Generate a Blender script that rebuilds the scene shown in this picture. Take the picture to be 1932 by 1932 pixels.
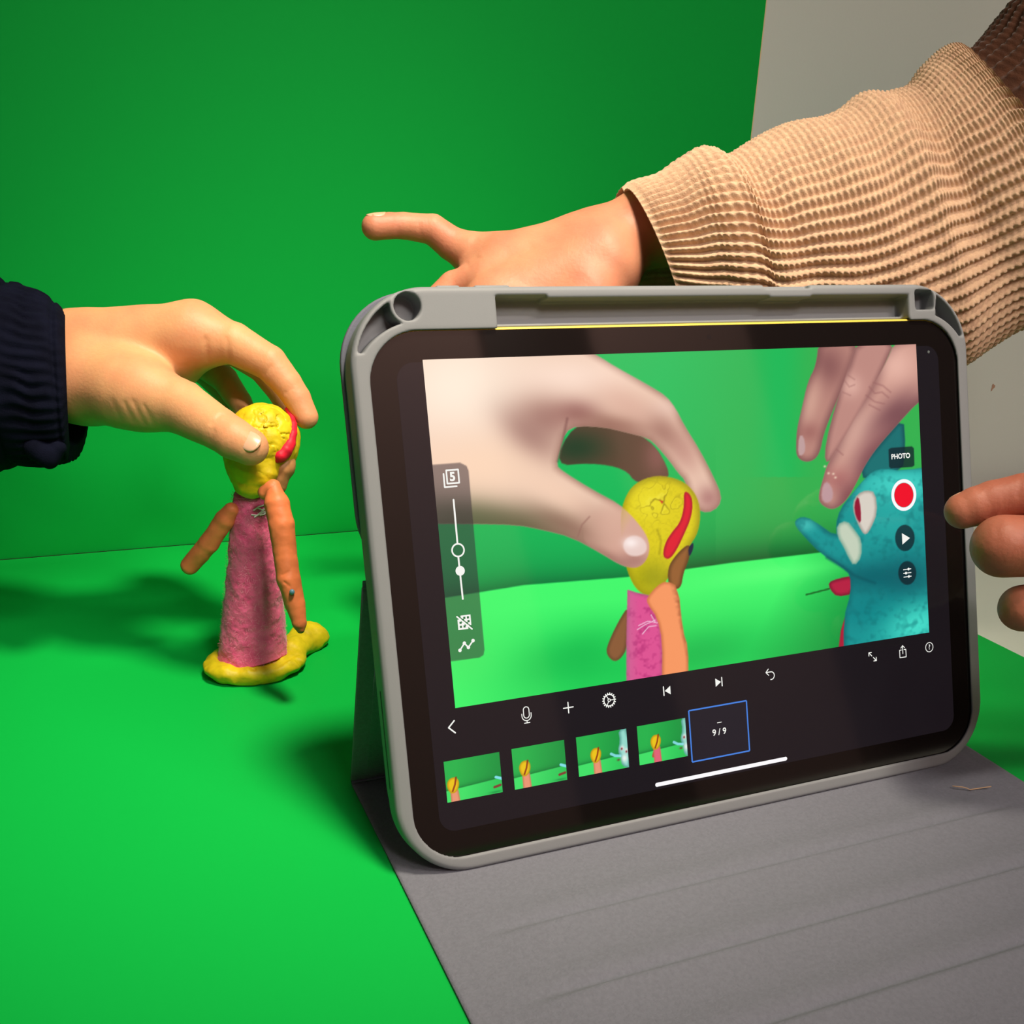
import bpy, bmesh, math, random
import numpy as np
from mathutils import Matrix, Vector

for o in list(bpy.data.objects):
    bpy.data.objects.remove(o)
SC = bpy.context.scene
COL = SC.collection
MM = 0.001

# ------------------------------------------------------------------ camera
F = 1973.037
CAM = np.array([-212.273136, -278.477086, 222.314290])          # mm
ROT = np.array([[0.924409725, -0.379877972, 0.034049765],
                [-0.118860625, -0.371764314, -0.920686400],
                [0.362406970, 0.847044285, -0.388815080]])      # right, down, forward
PP = np.array([960.582, 1162.532])
cd = bpy.data.cameras.new('camera')
cam = bpy.data.objects.new('camera', cd)
COL.objects.link(cam)
m = Matrix.Identity(4)
for i in range(3):
    m[i][0] = ROT[0][i]; m[i][1] = -ROT[1][i]; m[i][2] = -ROT[2][i]; m[i][3] = CAM[i] * MM
cam.matrix_world = m
cd.sensor_width = 36
cd.lens = 36 * F / 1932
cd.shift_x = -(PP[0] - 966) / 1932
cd.shift_y = (PP[1] - 966) / 1932
cd.clip_start = 0.01
SC.camera = cam

# ------------------------------------------------------------------ light
SC.view_settings.view_transform = 'Standard'
SC.view_settings.look = 'None'
SC.view_settings.exposure = 0
SC.view_settings.gamma = 1
SC.view_settings.use_curve_mapping = False
cy = SC.cycles
cy.max_bounces = 5; cy.diffuse_bounces = 3; cy.glossy_bounces = 2; cy.transmission_bounces = 0; cy.transparent_max_bounces = 2
cy.caustics_reflective = False; cy.caustics_refractive = False
cy.use_adaptive_sampling = True; cy.adaptive_threshold = 0.06; cy.use_denoising = True
W = bpy.data.worlds.new('world'); SC.world = W; W.use_nodes = True
bg = W.node_tree.nodes['Background']
bg.inputs[0].default_value = (0.78, 0.70, 0.72, 1)
bg.inputs[1].default_value = 0.09


def aim(o, tgt):
    d = Vector(tgt) - o.location
    o.rotation_euler = d.to_track_quat('-Z', 'Y').to_euler()


def spot(name, loc, tgt, power, color, size_deg, blend, radius):
    l = bpy.data.lights.new(name, 'SPOT'); l.energy = power; l.color = color
    l.spot_size = math.radians(size_deg); l.spot_blend = blend; l.shadow_soft_size = radius
    o = bpy.data.objects.new(name, l); COL.objects.link(o); o.location = loc; aim(o, tgt)
    return o


def area(name, loc, tgt, power, color, sx, sy):
    l = bpy.data.lights.new(name, 'AREA'); l.energy = power; l.color = color
    l.shape = 'RECTANGLE'; l.size = sx; l.size_y = sy
    o = bpy.data.objects.new(name, l); COL.objects.link(o); o.location = loc; aim(o, tgt)
    return o


spot('stage_key_light', (0.02, -0.14, 1.08), (-0.09, 0.16, 0.05), 66, (1.0, 0.89, 0.68), 37, 1.0, 0.085)  # overhead key light; its narrow cone is shaped to darken the frame corners
spot('front_fill_light', (0.06, -1.25, 1.40), (-0.03, 0.25, 0.10), 70, (1.0, 0.92, 0.84), 23, 1.0, 0.22)  # added fill that brightens the backdrop, coned to fall off at the edges
area('front_wall_fill_light', (0.7, -1.35, 2.1), (0.7, -1.95, 0.9), 62, (1.0, 0.88, 0.78), 1.0, 0.3)  # unseen light added so the front wall shows in the tablet glass

# ------------------------------------------------------------------ geometry helpers (mm)
def ray(x, y):
    return np.array([(x - PP[0]) / F, (y - PP[1]) / F, 1.0]) @ ROT


def atd(x, y, d):                       # point at depth d along the camera axis
    return CAM + ray(x, y) * d


def aty(x, y, Y):
    r = ray(x, y); return CAM + r * (Y - CAM[1]) / r[1]


def atz(x, y, z=0.0):
    r = ray(x, y); return CAM + r * (z - CAM[2]) / r[2]


def proj(P):
    q = (np.atleast_2d(P) - CAM) @ ROT.T
    return PP + F * q[:, :2] / q[:, 2:]


LEAN = 0.31904529
EX = np.array([1.0, 0, 0]); EV = np.array([0, math.sin(LEAN), math.cos(LEAN)]); EN = np.array([0, -math.cos(LEAN), math.sin(LEAN)])
# the bottom of the tablet body stands on the case rim, the rim on the cover
TO = EV * 3.5 + np.array([0, 0, 1.2])


def ontab(x, y, d=0.0):
    r = ray(x, y); o = TO + EN * d
    P = CAM + r * (((o - CAM) @ EN) / (r @ EN))
    return np.array([(P - o) @ EX, (P - o) @ EV])


TABM = Matrix(((EX[0], EV[0], EN[0], TO[0] * MM), (EX[1], EV[1], EN[1], TO[1] * MM), (EX[2], EV[2], EN[2], TO[2] * MM), (0, 0, 0, 1)))


def link(o, parent=None):
    COL.objects.link(o)
    if parent is not None:
        o.parent = parent
    return o


def empty(name, M=None):
    o = bpy.data.objects.new(name, None); COL.objects.link(o)
    if M is not None:
        o.matrix_world = M
    return o


def tag(o, label, cat, group=None):
    o['label'] = label; o['category'] = cat
    if group:
        o['group'] = group
    return o


def mesh(name, V, Fc, mat, parent=None, smooth=True, cols=None):
    me = bpy.data.meshes.new(name)
    V = np.asarray(V, dtype=np.float64) * MM
    if isinstance(Fc, np.ndarray) and Fc.ndim == 2:
        n, k = Fc.shape
        me.vertices.add(len(V)); me.vertices.foreach_set('co', V.ravel())
        me.loops.add(n * k); me.loops.foreach_set('vertex_index', Fc.astype(np.int32).ravel())
        me.polygons.add(n)
        me.polygons.foreach_set('loop_start', np.arange(0, n * k, k, dtype=np.int32))
        me.update(calc_edges=True)
        me.validate()
    else:
        me.from_pydata([tuple(v) for v in V], [], [tuple(f) for f in Fc]); me.update()
    if smooth:
        me.polygons.foreach_set('use_smooth', np.ones(len(me.polygons), dtype=bool))
    if cols is not None:
        a = me.color_attributes.new('Col', 'FLOAT_COLOR', 'POINT')
        c = np.ones((len(V), 4), dtype=np.float32); c[:, :3] = cols
        a.data.foreach_set('color', c.ravel())
    if mat is not None:
        me.materials.append(mat)
    return link(bpy.data.objects.new(name, me), parent)


def grid_faces(nu, nv, wrap_u=False):
    i = np.arange(nv - 1)[:, None]; j = np.arange(nu if wrap_u else nu - 1)[None, :]
    j2 = (j + 1) % nu
    a = i * nu + j; b = i * nu + j2; c = (i + 1) * nu + j2; d = (i + 1) * nu + j
    return np.stack([a, b, c, d], -1).reshape(-1, 4)


def box(name, lo, hi, mat, parent=None, bevel=0.0, seg=2):
    bm = bmesh.new(); bmesh.ops.create_cube(bm, size=1)
    for v in bm.verts:
        for k in range(3):
            v.co[k] = (lo[k] + (v.co[k] + .5) * (hi[k] - lo[k])) * MM
    if bevel:
        bmesh.ops.bevel(bm, geom=list(bm.edges), offset=bevel * MM, segments=seg, affect='EDGES', profile=.5)
    me = bpy.data.meshes.new(name); bm.to_mesh(me); bm.free()
    me.materials.append(mat)
    if bevel:
        me.polygons.foreach_set('use_smooth', np.ones(len(me.polygons), dtype=bool))
    return link(bpy.data.objects.new(name, me), parent)


def rrect(x0, x1, y0, y1, r, n=14):
    pts = []
    for cx, cy, a0 in ((x1 - r, y0 + r, -90), (x1 - r, y1 - r, 0), (x0 + r, y1 - r, 90), (x0 + r, y0 + r, 180)):
        for k in range(n + 1):
            a = math.radians(a0 + 90 * k / n); pts.append((cx + r * math.cos(a), cy + r * math.sin(a)))
    return pts


def prism(name, poly, d0, d1, mat, parent=None, bevel=0.0):
    """closed outline (local x, y) extruded from d0 (back) to d1 (front), the front rim chamfered round"""
    n = len(poly); P = np.array(poly, float)
    rings = [(0, d0)]
    if bevel:
        nx = np.roll(P, -1, 0) - np.roll(P, 1, 0); nx /= np.linalg.norm(nx, axis=1)[:, None]
        nrm = np.stack([nx[:, 1], -nx[:, 0]], 1)
        rings = [(bevel, d0)] + [(bevel * (1 - math.sin(a)), d0 + bevel * (1 - math.cos(a))) for a in (.5, 1.0, 1.57)]
        rings += [(bevel * (1 - math.cos(a)), d1 - bevel * (1 - math.sin(a))) for a in (0, .5, 1.0, 1.57)]
    else:
        nrm = P * 0; rings = [(0, d0), (0, d1)]
    V = []
    for off, d in rings:
        Q = P - nrm * off; V += [(q[0], q[1], d) for q in Q]
    Fc = []
    for r in range(len(rings) - 1):
        for k in range(n):
            k2 = (k + 1) % n
            Fc.append((r * n + k, r * n + k2, (r + 1) * n + k2, (r + 1) * n + k))
    Fc.append(tuple(range((len(rings) - 1) * n, len(rings) * n)))
    Fc.append(tuple(reversed(range(n))))
    o = mesh(name, V, Fc, mat, parent, smooth=False)
    o.data.polygons.foreach_set('use_smooth', np.array([len(p.vertices) == 4 for p in o.data.polygons]))
    return o


# ------------------------------------------------------------------ implicit surfaces
def smin(a, b, k):
    if k <= 0:
        return np.minimum(a, b)
    h = np.maximum(k - np.abs(a - b), 0) / k
    return np.minimum(a, b) - h * h * k * .25


def smax(a, b, k):
    return -smin(-a, -b, k)


def cone(P, a, b, ra, rb):
    ab = np.asarray(b, float) - a; L = float(ab @ ab) + 1e-9
    q = P - np.asarray(a, np.float32)
    t = np.clip((q @ ab.astype(np.float32)) / L, 0, 1)
    d = q - t[..., None] * ab.astype(np.float32)
    return np.sqrt((d * d).sum(-1)) - (ra + (rb - ra) * t)


def segdist(P, a, b):
    return cone(P, a, b, 0, 0)


def chain(P, pts, rad, k=2.0):
    k = k * .25
    f = None
    for i in range(len(pts) - 1):
        g = cone(P, pts[i], pts[i + 1], rad[i], rad[i + 1])
        f = g if f is None else smin(f, g, k)
    return f


def ellipsoid(P, c, r, M=None):
    q = P - np.asarray(c, np.float32)
    if M is not None:
        q = q @ np.asarray(M, np.float32).T
    r = np.asarray(r, np.float32)
    k0 = np.sqrt(((q / r) ** 2).sum(-1)); k1 = np.sqrt(((q / (r * r)) ** 2).sum(-1)) + 1e-9
    return k0 * (k0 - 1) / k1


_rng = np.random.RandomState(7)
_NT = _rng.rand(32, 32, 32).astype(np.float32) * 2 - 1


def vnoise(P, s):
    q = np.asarray(P, np.float32) / s
    i = np.floor(q).astype(int); fr = q - i; fr = fr * fr * (3 - 2 * fr)
    i &= 31; j = (i + 1) & 31
    out = 0
    for a in (0, 1):
        for b in (0, 1):
            for c in (0, 1):
                w = (fr[..., 0] if a else 1 - fr[..., 0]) * (fr[..., 1] if b else 1 - fr[..., 1]) * (fr[..., 2] if c else 1 - fr[..., 2])
                out = out + w * _NT[(j if a else i)[..., 0], (j if b else i)[..., 1], (j if c else i)[..., 2]]
    return out


def sdf_mesh(fn, lo, hi, h):
    """naive surface nets of fn over a box"""
    lo = np.array(lo, float); hi = np.array(hi, float)
    n = np.ceil((hi - lo) / h).astype(int) + 1
    ax = [np.arange(n[k], dtype=np.float32) * h + lo[k] for k in range(3)]
    B = 8                                                  # only blocks near the surface are sampled in full
    nb = np.ceil(n / B).astype(int)
    bc = np.stack(np.meshgrid(*[lo[k] + (np.arange(nb[k]) * B + (B - 1) / 2) * h for k in range(3)], indexing='ij'), -1).astype(np.float32)
    fc_ = fn(bc.reshape(-1, 3)).reshape(nb)
    Fb = np.repeat(np.repeat(np.repeat(fc_, B, 0), B, 1), B, 2).astype(np.float32)
    near = np.argwhere(np.abs(fc_) < B * h * 1.05 + 1.2)
    loc = np.stack(np.meshgrid(*[np.arange(B)] * 3, indexing='ij'), -1).reshape(-1, 3)
    for s in range(0, len(near), 400):
        ii = (near[s:s + 400, None, :] * B + loc[None]).reshape(-1, 3)
        Fb[ii[:, 0], ii[:, 1], ii[:, 2]] = fn((lo + ii * h).astype(np.float32))
    Fv = Fb[:n[0], :n[1], :n[2]]
    S = Fv < 0
    cs = S[:-1, :-1, :-1].astype(np.int8)
    tot = np.zeros_like(cs)
    offs = [(a, b, c) for a in (0, 1) for b in (0, 1) for c in (0, 1)]
    def sl(A, o):
        return A[o[0]:A.shape[0] - 1 + o[0], o[1]:A.shape[1] - 1 + o[1], o[2]:A.shape[2] - 1 + o[2]]
    for o in offs:
        tot += sl(S, o)
    act = (tot > 0) & (tot < 8)
    idx = -np.ones(act.shape, np.int64); cells = np.argwhere(act); idx[act] = np.arange(len(cells))
    corner = {o: sl(Fv, o)[act] for o in offs}
    acc = np.zeros((len(cells), 3)); cnt = np.zeros(len(cells))
    for o in offs:
        for k in range(3):
            if o[k] == 0:
                o2 = list(o); o2[k] = 1; o2 = tuple(o2)
                a, b = corner[o], corner[o2]
                mm_ = (a < 0) != (b < 0)
                t = np.where(mm_, a / np.where(mm_, a - b, 1), 0)
                p = np.tile(np.array(o, float), (len(cells), 1)); p[:, k] = t
                acc[mm_] += p[mm_]; cnt[mm_] += 1
    V = lo + (cells + acc / cnt[:, None]) * h
    quads = []
    for k in range(3):
        u, v = (k + 1) % 3, (k + 2) % 3
        A = np.take(S, range(0, n[k] - 1), axis=k); B = np.take(S, range(1, n[k]), axis=k)
        ch = A != B
        e = np.argwhere(ch); inside = A[ch]
        ok = (e[:, u] > 0) & (e[:, v] > 0) & (e[:, u] < n[u] - 1) & (e[:, v] < n[v] - 1)
        e = e[ok]; inside = inside[ok]
        def cid(du, dv):
            q = e.copy(); q[:, u] -= du; q[:, v] -= dv
            return idx[q[:, 0], q[:, 1], q[:, 2]]
        q = np.stack([cid(1, 1), cid(0, 1), cid(0, 0), cid(1, 0)], 1)
        q[~inside] = q[~inside][:, ::-1]
        quads.append(q)
    return V, np.concatenate(quads)


# ------------------------------------------------------------------ materials
def lin(c):
    c = np.asarray(c, float) / 255.0
    return np.where(c <= .04045, c / 12.92, ((c + .055) / 1.055) ** 2.4)


def mat(name, rgb, rough=.6, spec=.3, var=0.0, vscale=20, bump=0.0, bscale=200, sss=0.0, metal=0.0, rgb2=None, bdist=.0006, detail=4.0, sheen=0.0, coat=0.0):
    """rgb: linear colour; var/rgb2: noise variation of the colour; bump: fine relief"""
    M = bpy.data.materials.new(name); M.use_nodes = True
    nt = M.node_tree; b = nt.nodes['Principled BSDF']
    b.inputs['Base Color'].default_value = (*rgb, 1); b.inputs['Roughness'].default_value = rough
    b.inputs['Specular IOR Level'].default_value = spec; b.inputs['Metallic'].default_value = metal
    tc = nt.nodes.new('ShaderNodeTexCoord')
    if var or rgb2 is not None:
        nz = nt.nodes.new('ShaderNodeTexNoise'); nz.inputs['Scale'].default_value = vscale; nz.inputs['Detail'].default_value = detail
        nt.links.new(tc.outputs['Object'], nz.inputs['Vector'])
        rp = nt.nodes.new('ShaderNodeValToRGB')
        c2 = rgb2 if rgb2 is not None else [x * (1 - var) for x in rgb]
        rp.color_ramp.elements[0].position = .35; rp.color_ramp.elements[1].position = .65
        rp.color_ramp.elements[0].color = (*c2, 1); rp.color_ramp.elements[1].color = (*rgb, 1)
        nt.links.new(nz.outputs['Fac'], rp.inputs['Fac']); nt.links.new(rp.outputs['Color'], b.inputs['Base Color'])
    if bump:
        n2 = nt.nodes.new('ShaderNodeTexNoise'); n2.inputs['Scale'].default_value = bscale; n2.inputs['Detail'].default_value = 5
        nt.links.new(tc.outputs['Object'], n2.inputs['Vector'])
        bp = nt.nodes.new('ShaderNodeBump'); bp.inputs['Strength'].default_value = bump; bp.inputs['Distance'].default_value = bdist
        nt.links.new(n2.outputs['Fac'], bp.inputs['Height']); nt.links.new(bp.outputs['Normal'], b.inputs['Normal'])
    if sss:
        b.inputs['Subsurface Weight'].default_value = sss
        b.inputs['Subsurface Radius'].default_value = (1.0, .35, .18); b.inputs['Subsurface Scale'].default_value = .004
    if sheen:
        b.inputs['Sheen Weight'].default_value = sheen
    if coat:
        b.inputs['Coat Weight'].default_value = coat
    return M


def screen_mat(name, rgb=None, strength=1.0):
    """glossy cover glass over a glowing display; rgb in sRGB bytes, or the mesh's own colours when None"""
    M = bpy.data.materials.new(name); M.use_nodes = True
    nt = M.node_tree; b = nt.nodes['Principled BSDF']
    b.inputs['Base Color'].default_value = (.004, .004, .005, 1)
    b.inputs['Roughness'].default_value = .06; b.inputs['Specular IOR Level'].default_value = .5
    b.inputs['Emission Strength'].default_value = strength
    if rgb is None:
        a = nt.nodes.new('ShaderNodeVertexColor'); a.layer_name = 'Col'
        nt.links.new(a.outputs['Color'], b.inputs['Emission Color'])
    else:
        b.inputs['Emission Color'].default_value = (*lin(rgb), 1)
    return M


M_GREEN = mat('green_paper', (0.003, 0.39, 0.052), .6, .08, bump=.05, bscale=900)
M_WHITE = mat('white_wall_paint', (0.62, 0.68, 0.64), .7, .2, bump=.08, bscale=500)
M_CREAM = mat('cream_board_edge', (0.75, 0.62, 0.40), .7, .2)
M_TABLE = mat('white_laminate', (0.64, 0.69, 0.60), .5, .3)
M_FLOOR = mat('grey_floor', (0.16, 0.14, 0.13), .8, .2)
M_CASE = mat('grey_rubber', (0.205, 0.215, 0.230), .55, .3, bump=.06, bscale=2500, bdist=.0003)
M_CASE_IN = mat('grey_rubber_recess', (0.205, 0.215, 0.230), .6, .3)
M_FOLIO = mat('grey_microfibre', (0.165, 0.170, 0.205), .9, .1, var=.10, vscale=700, bump=.5, bscale=1100, bdist=.0006, sheen=.1)
M_FOLIO_OUT = mat('grey_folio_outer', (0.13, 0.135, 0.175), .7, .2, bump=.15, bscale=1500)
M_YEL_METAL = mat('yellow_aluminium', (0.85, 0.66, 0.10), .35, .5, metal=.2)
M_BEZEL = mat('black_bezel_glass', (.006, .0045, .0045), .05, .5)
M_DISP = screen_mat('dark_display', (24, 19, 24))
M_PIC = screen_mat('display_picture')
M_ICON = screen_mat('icon_white', (246, 246, 240))
M_BLUE = screen_mat('selection_blue', (70, 130, 225))
M_RED = screen_mat('record_red', (240, 12, 40))
M_BAR = screen_mat('home_bar', (252, 250, 252))
M_DIM = screen_mat('empty_frame_grey', (30, 27, 36))

# ------------------------------------------------------------------ setting
def wy(x):
    return 371.46 - 0.0299 * x


def wallbox(name, x0, x1, z0, z1, d0, d1, mt, parent=None):
    V = []
    for d in (d0, d1):
        for x, z in ((x0, z0), (x1, z0), (x1, z1), (x0, z1)):
            V.append((x, wy(x) + d, z))
    return mesh(name, V, [(0, 1, 2, 3), (7, 6, 5, 4), (0, 4, 5, 1), (1, 5, 6, 2), (2, 6, 7, 3), (3, 7, 4, 0)], mt, parent, smooth=False)


w = wallbox('wall_back', -1500, 1900, -720, 1900, 4.0, 60, M_WHITE); w['kind'] = 'structure'
w['label'] = 'plain white painted wall behind the green backdrop'
fl = box('floor', (-1500, -1600, -745), (1900, 440, -720), M_FLOOR); fl['kind'] = 'structure'

wr_ = box('wall_right', (1600, -1950, -720), (1650, 310, 1900), mat('dark_brown_wall', (0.035, 0.022, 0.02), .8, .1)); wr_['kind'] = 'structure'  # unseen wall, added dark to blacken the right of the glass reflection
wf_ = box('wall_front', (-1500, -2000, -720), (1650, -1950, 1900), mat('mauve_wall', (0.46, 0.29, 0.26), .8, .1)); wf_['kind'] = 'structure'  # unseen wall, added as a lit surface for the tablet glass to reflect
dr_ = box('reflection_panel_1', (780, -1950, -720), (1080, -1925, 1500), mat('dark_reflection_panel', (0.05, 0.03, 0.025), .5, .2), None, 4); dr_['kind'] = 'structure'  # invented unseen panel, added for a dark upright band in the glass reflection

tb = empty('table', Matrix.Translation((0, 0, 0)))
tag(tb, 'white table carrying the green sheet and the tablet', 'table')
box('tabletop', (-700, -560, -26), (900, 340, -0.6), M_TABLE, tb, 2)
for x in (-650, 850):
    for y in (-510, 290):
        box('leg', (x - 22, y - 22, -720), (x + 22, y + 22, -26), M_TABLE, tb, 2)

bd = empty('backdrop_board'); tag(bd, 'tall bright green backdrop sheet standing upright against the white wall', 'backdrop')
XR = 224.0
wallbox('backing', -560, XR + 1.6, -0.5, 640, 1.2, 3.6, M_CREAM, bd)
wallbox('green_face', -560, XR, 0.0, 640, 0.0, 1.2, M_GREEN, bd)

# green sheet lying on the table: its right edge runs a little slanted
def edge_x(y):
    return 232.945 - 0.0204 * (y + 50)


gs_o = [(-560, -540), (edge_x(-540), -540), (edge_x(362), wy(230) - 1.2), (-560, wy(-560) - 1.2)]
V = [(x, y, z) for z in (-0.6, 0.0) for x, y in gs_o]
gs = mesh('green_paper_sheet', V, [(3, 2, 1, 0), (4, 5, 6, 7), (0, 1, 5, 4), (1, 2, 6, 5), (2, 3, 7, 6), (3, 0, 4, 7)], M_GREEN, smooth=False)
tag(gs, 'bright green paper sheet lying flat on the table under the figure and tablet', 'paper')

# ------------------------------------------------------------------ tablet
tab = empty('tablet', TABM); tag(tab, 'tablet with yellow edge showing an animation app, propped up in a grey case', 'tablet')
HW, HT = 124.3, 179.5
prism('body', rrect(-HW, HW, 0, HT, 19), -7, -0.35, M_YEL_METAL, tab, .6)
prism('bezel', rrect(-HW + .9, HW - .9, .9, HT - .9, 18.2), -0.6, 0.0, M_BEZEL, tab)
disp = prism('display', rrect(-113.55, 113.55, 10.85, 168.65, 6), -.1, .03, M_DISP, tab)
LY = .05                                            # layers of the flat display image


def flat(name, polys, d, mt, parent):
    V, Fc = [], []
    for P in polys:
        b = len(V); V += [(p[0], p[1], d) for p in P]; Fc.append(tuple(range(b, b + len(P))))
    return mesh(name, V, Fc, mt, parent, smooth=False)


def circ(c, r, n=40):
    return [(c[0] + r * math.cos(2 * math.pi * k / n), c[1] + r * math.sin(2 * math.pi * k / n)) for k in range(n)]


def ring(name, c, r0, r1, d, mt, parent, n=48):
    V, Fc = [], []
    for k in range(n):
        a = 2 * math.pi * k / n
        V += [(c[0] + r0 * math.cos(a), c[1] + r0 * math.sin(a), d), (c[0] + r1 * math.cos(a), c[1] + r1 * math.sin(a), d)]
        k2 = (k + 1) % n; Fc.append((2 * k, 2 * k + 1, 2 * k2 + 1, 2 * k2))
    return mesh(name, V, Fc, mt, parent, smooth=False)


def stroke_polys(pts, w, closed=False, caps=True):
    out = []; P = [np.array(p, float) for p in pts]
    if closed:
        P.append(P[0])
    for a, b in zip(P[:-1], P[1:]):
        t = (b - a) / (np.linalg.norm(b - a) + 1e-9); n = np.array([-t[1], t[0]]) * w / 2
        out.append([a - n, b - n, b + n, a + n])
    if caps:
        for p in P:
            out.append(circ(p, w / 2, 10))
    return out


def icon(name, c_px, strokes, d=.12, mt=None, polys=(), parent=None):
    """strokes: (points, width, closed) in mm about the icon's centre, y up"""
    c = ontab(*c_px); out = []
    lay = []
    for pts, w_, cl in strokes:
        out += stroke_polys([(c[0] + x, c[1] + y) for x, y in pts], w_, cl)
    for P in polys:
        out.append([(c[0] + x, c[1] + y) for x, y in P])
    V, Fc = [], []
    for q, P in enumerate(out):
        b = len(V); V += [(p[0], p[1], d + .0006 * (q % 40)) for p in P]; Fc.append(tuple(range(b, b + len(P))))
    return mesh(name, V, Fc, mt or M_ICON, parent or disp, smooth=False)


def arcp(c, r, a0, a1, n=16):
    return [(c[0] + r * math.cos(math.radians(a0 + (a1 - a0) * k / n)), c[1] + r * math.sin(math.radians(a0 + (a1 - a0) * k / n))) for k in range(n + 1)]


def text(name, s, c_px, size, d=.12, mt=None, bold=0.0, parent=None):
    cu = bpy.data.curves.new(name, 'FONT'); cu.body = s; cu.size = size * MM; cu.align_x = 'CENTER'; cu.align_y = 'CENTER'; cu.offset = bold * MM
    to = bpy.data.objects.new(name, cu); COL.objects.link(to)
    dg = bpy.context.evaluated_depsgraph_get(); me = bpy.data.meshes.new_from_object(to.evaluated_get(dg))
    bpy.data.objects.remove(to)
    o = bpy.data.objects.new(name, me); me.materials.clear(); me.materials.append(mt or M_ICON)
    c = ontab(*c_px); o.location = (c[0] * MM, c[1] * MM, d * MM)
    return link(o, parent or disp)


# --- the picture on the display: a painted grid, colours per point (a flat display image)
def poly_sd(X, Y, P):
    P = np.array(P, float); n = len(P)
    d = np.full(X.shape, 1e18); s = np.ones(X.shape)
    for i in range(n):
        a, b = P[i], P[i - 1]
        ex, ey = b - a
        wx, wy_ = X - a[0], Y - a[1]
        t = np.clip((wx * ex + wy_ * ey) / (ex * ex + ey * ey + 1e-9), 0, 1)
        bx, by = wx - ex * t, wy_ - ey * t
        d = np.minimum(d, bx * bx + by * by)
        c1 = Y >= a[1]; c2 = Y < b[1]; c3 = ex * wy_ > ey * wx
        s = np.where((c1 & c2 & c3) | (~c1 & ~c2 & ~c3), -s, s)
    return s * np.sqrt(d)


def smoothp(P, it=2):
    P = np.array(P, float)
    for _ in range(it):
        Q = np.roll(P, -1, 0); P = np.stack([.75 * P + .25 * Q, .25 * P + .75 * Q], 1).reshape(-1, 2)
    return P


class Paint:
    def __init__(self, X, Y):
        self.X, self.Y = X, Y; self.C = np.zeros(X.shape + (3,))
    def fill(self, col, a=1.0):
        a = np.asarray(a)[..., None] if np.ndim(a) else a
        self.C = self.C * (1 - a) + np.asarray(col, float) * a
    def grad(self, p, q):
        (x0, y0), (x1, y1) = p, q; dx, dy = x1 - x0, y1 - y0
        return np.clip(((self.X - x0) * dx + (self.Y - y0) * dy) / (dx * dx + dy * dy), 0, 1)
    def shape(self, P, col, soft=1.2, sm=2, edge=None, ew=14, a=1.0):
        sd = poly_sd(self.X, self.Y, smoothp(P, sm) if sm else P)
        m_ = np.clip(.5 - sd / (2 * soft), 0, 1) * a
        self.fill(col, m_)
        if edge is not None:
            self.fill(edge, m_ * np.clip(1 + sd / ew, 0, 1) ** 1.5 * .85)
        return m_
    def blob(self, c, r, col, a, mask=1.0, rot=0):
        dx, dy = self.X - c[0], self.Y - c[1]
        ca, sa = math.cos(math.radians(rot)), math.sin(math.radians(rot))
        u, v = (dx * ca + dy * sa) / r[0], (-dx * sa + dy * ca) / r[1]
        self.fill(col, np.exp(-(u * u + v * v)) * a * mask)
    def line(self, pts, w_, col, a=1.0, soft=1.0):
        d = np.full(self.X.shape, 1e9)
        for p, q in zip(pts[:-1], pts[1:]):
            ex, ey = q[0] - p[0], q[1] - p[1]
            t = np.clip(((self.X - p[0]) * ex + (self.Y - p[1]) * ey) / (ex * ex + ey * ey + 1e-9), 0, 1)
            d = np.minimum(d, np.hypot(self.X - p[0] - ex * t, self.Y - p[1] - ey * t))
        self.fill(col, np.clip((w_ / 2 - d) / soft + .5, 0, 1) * a)


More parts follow.
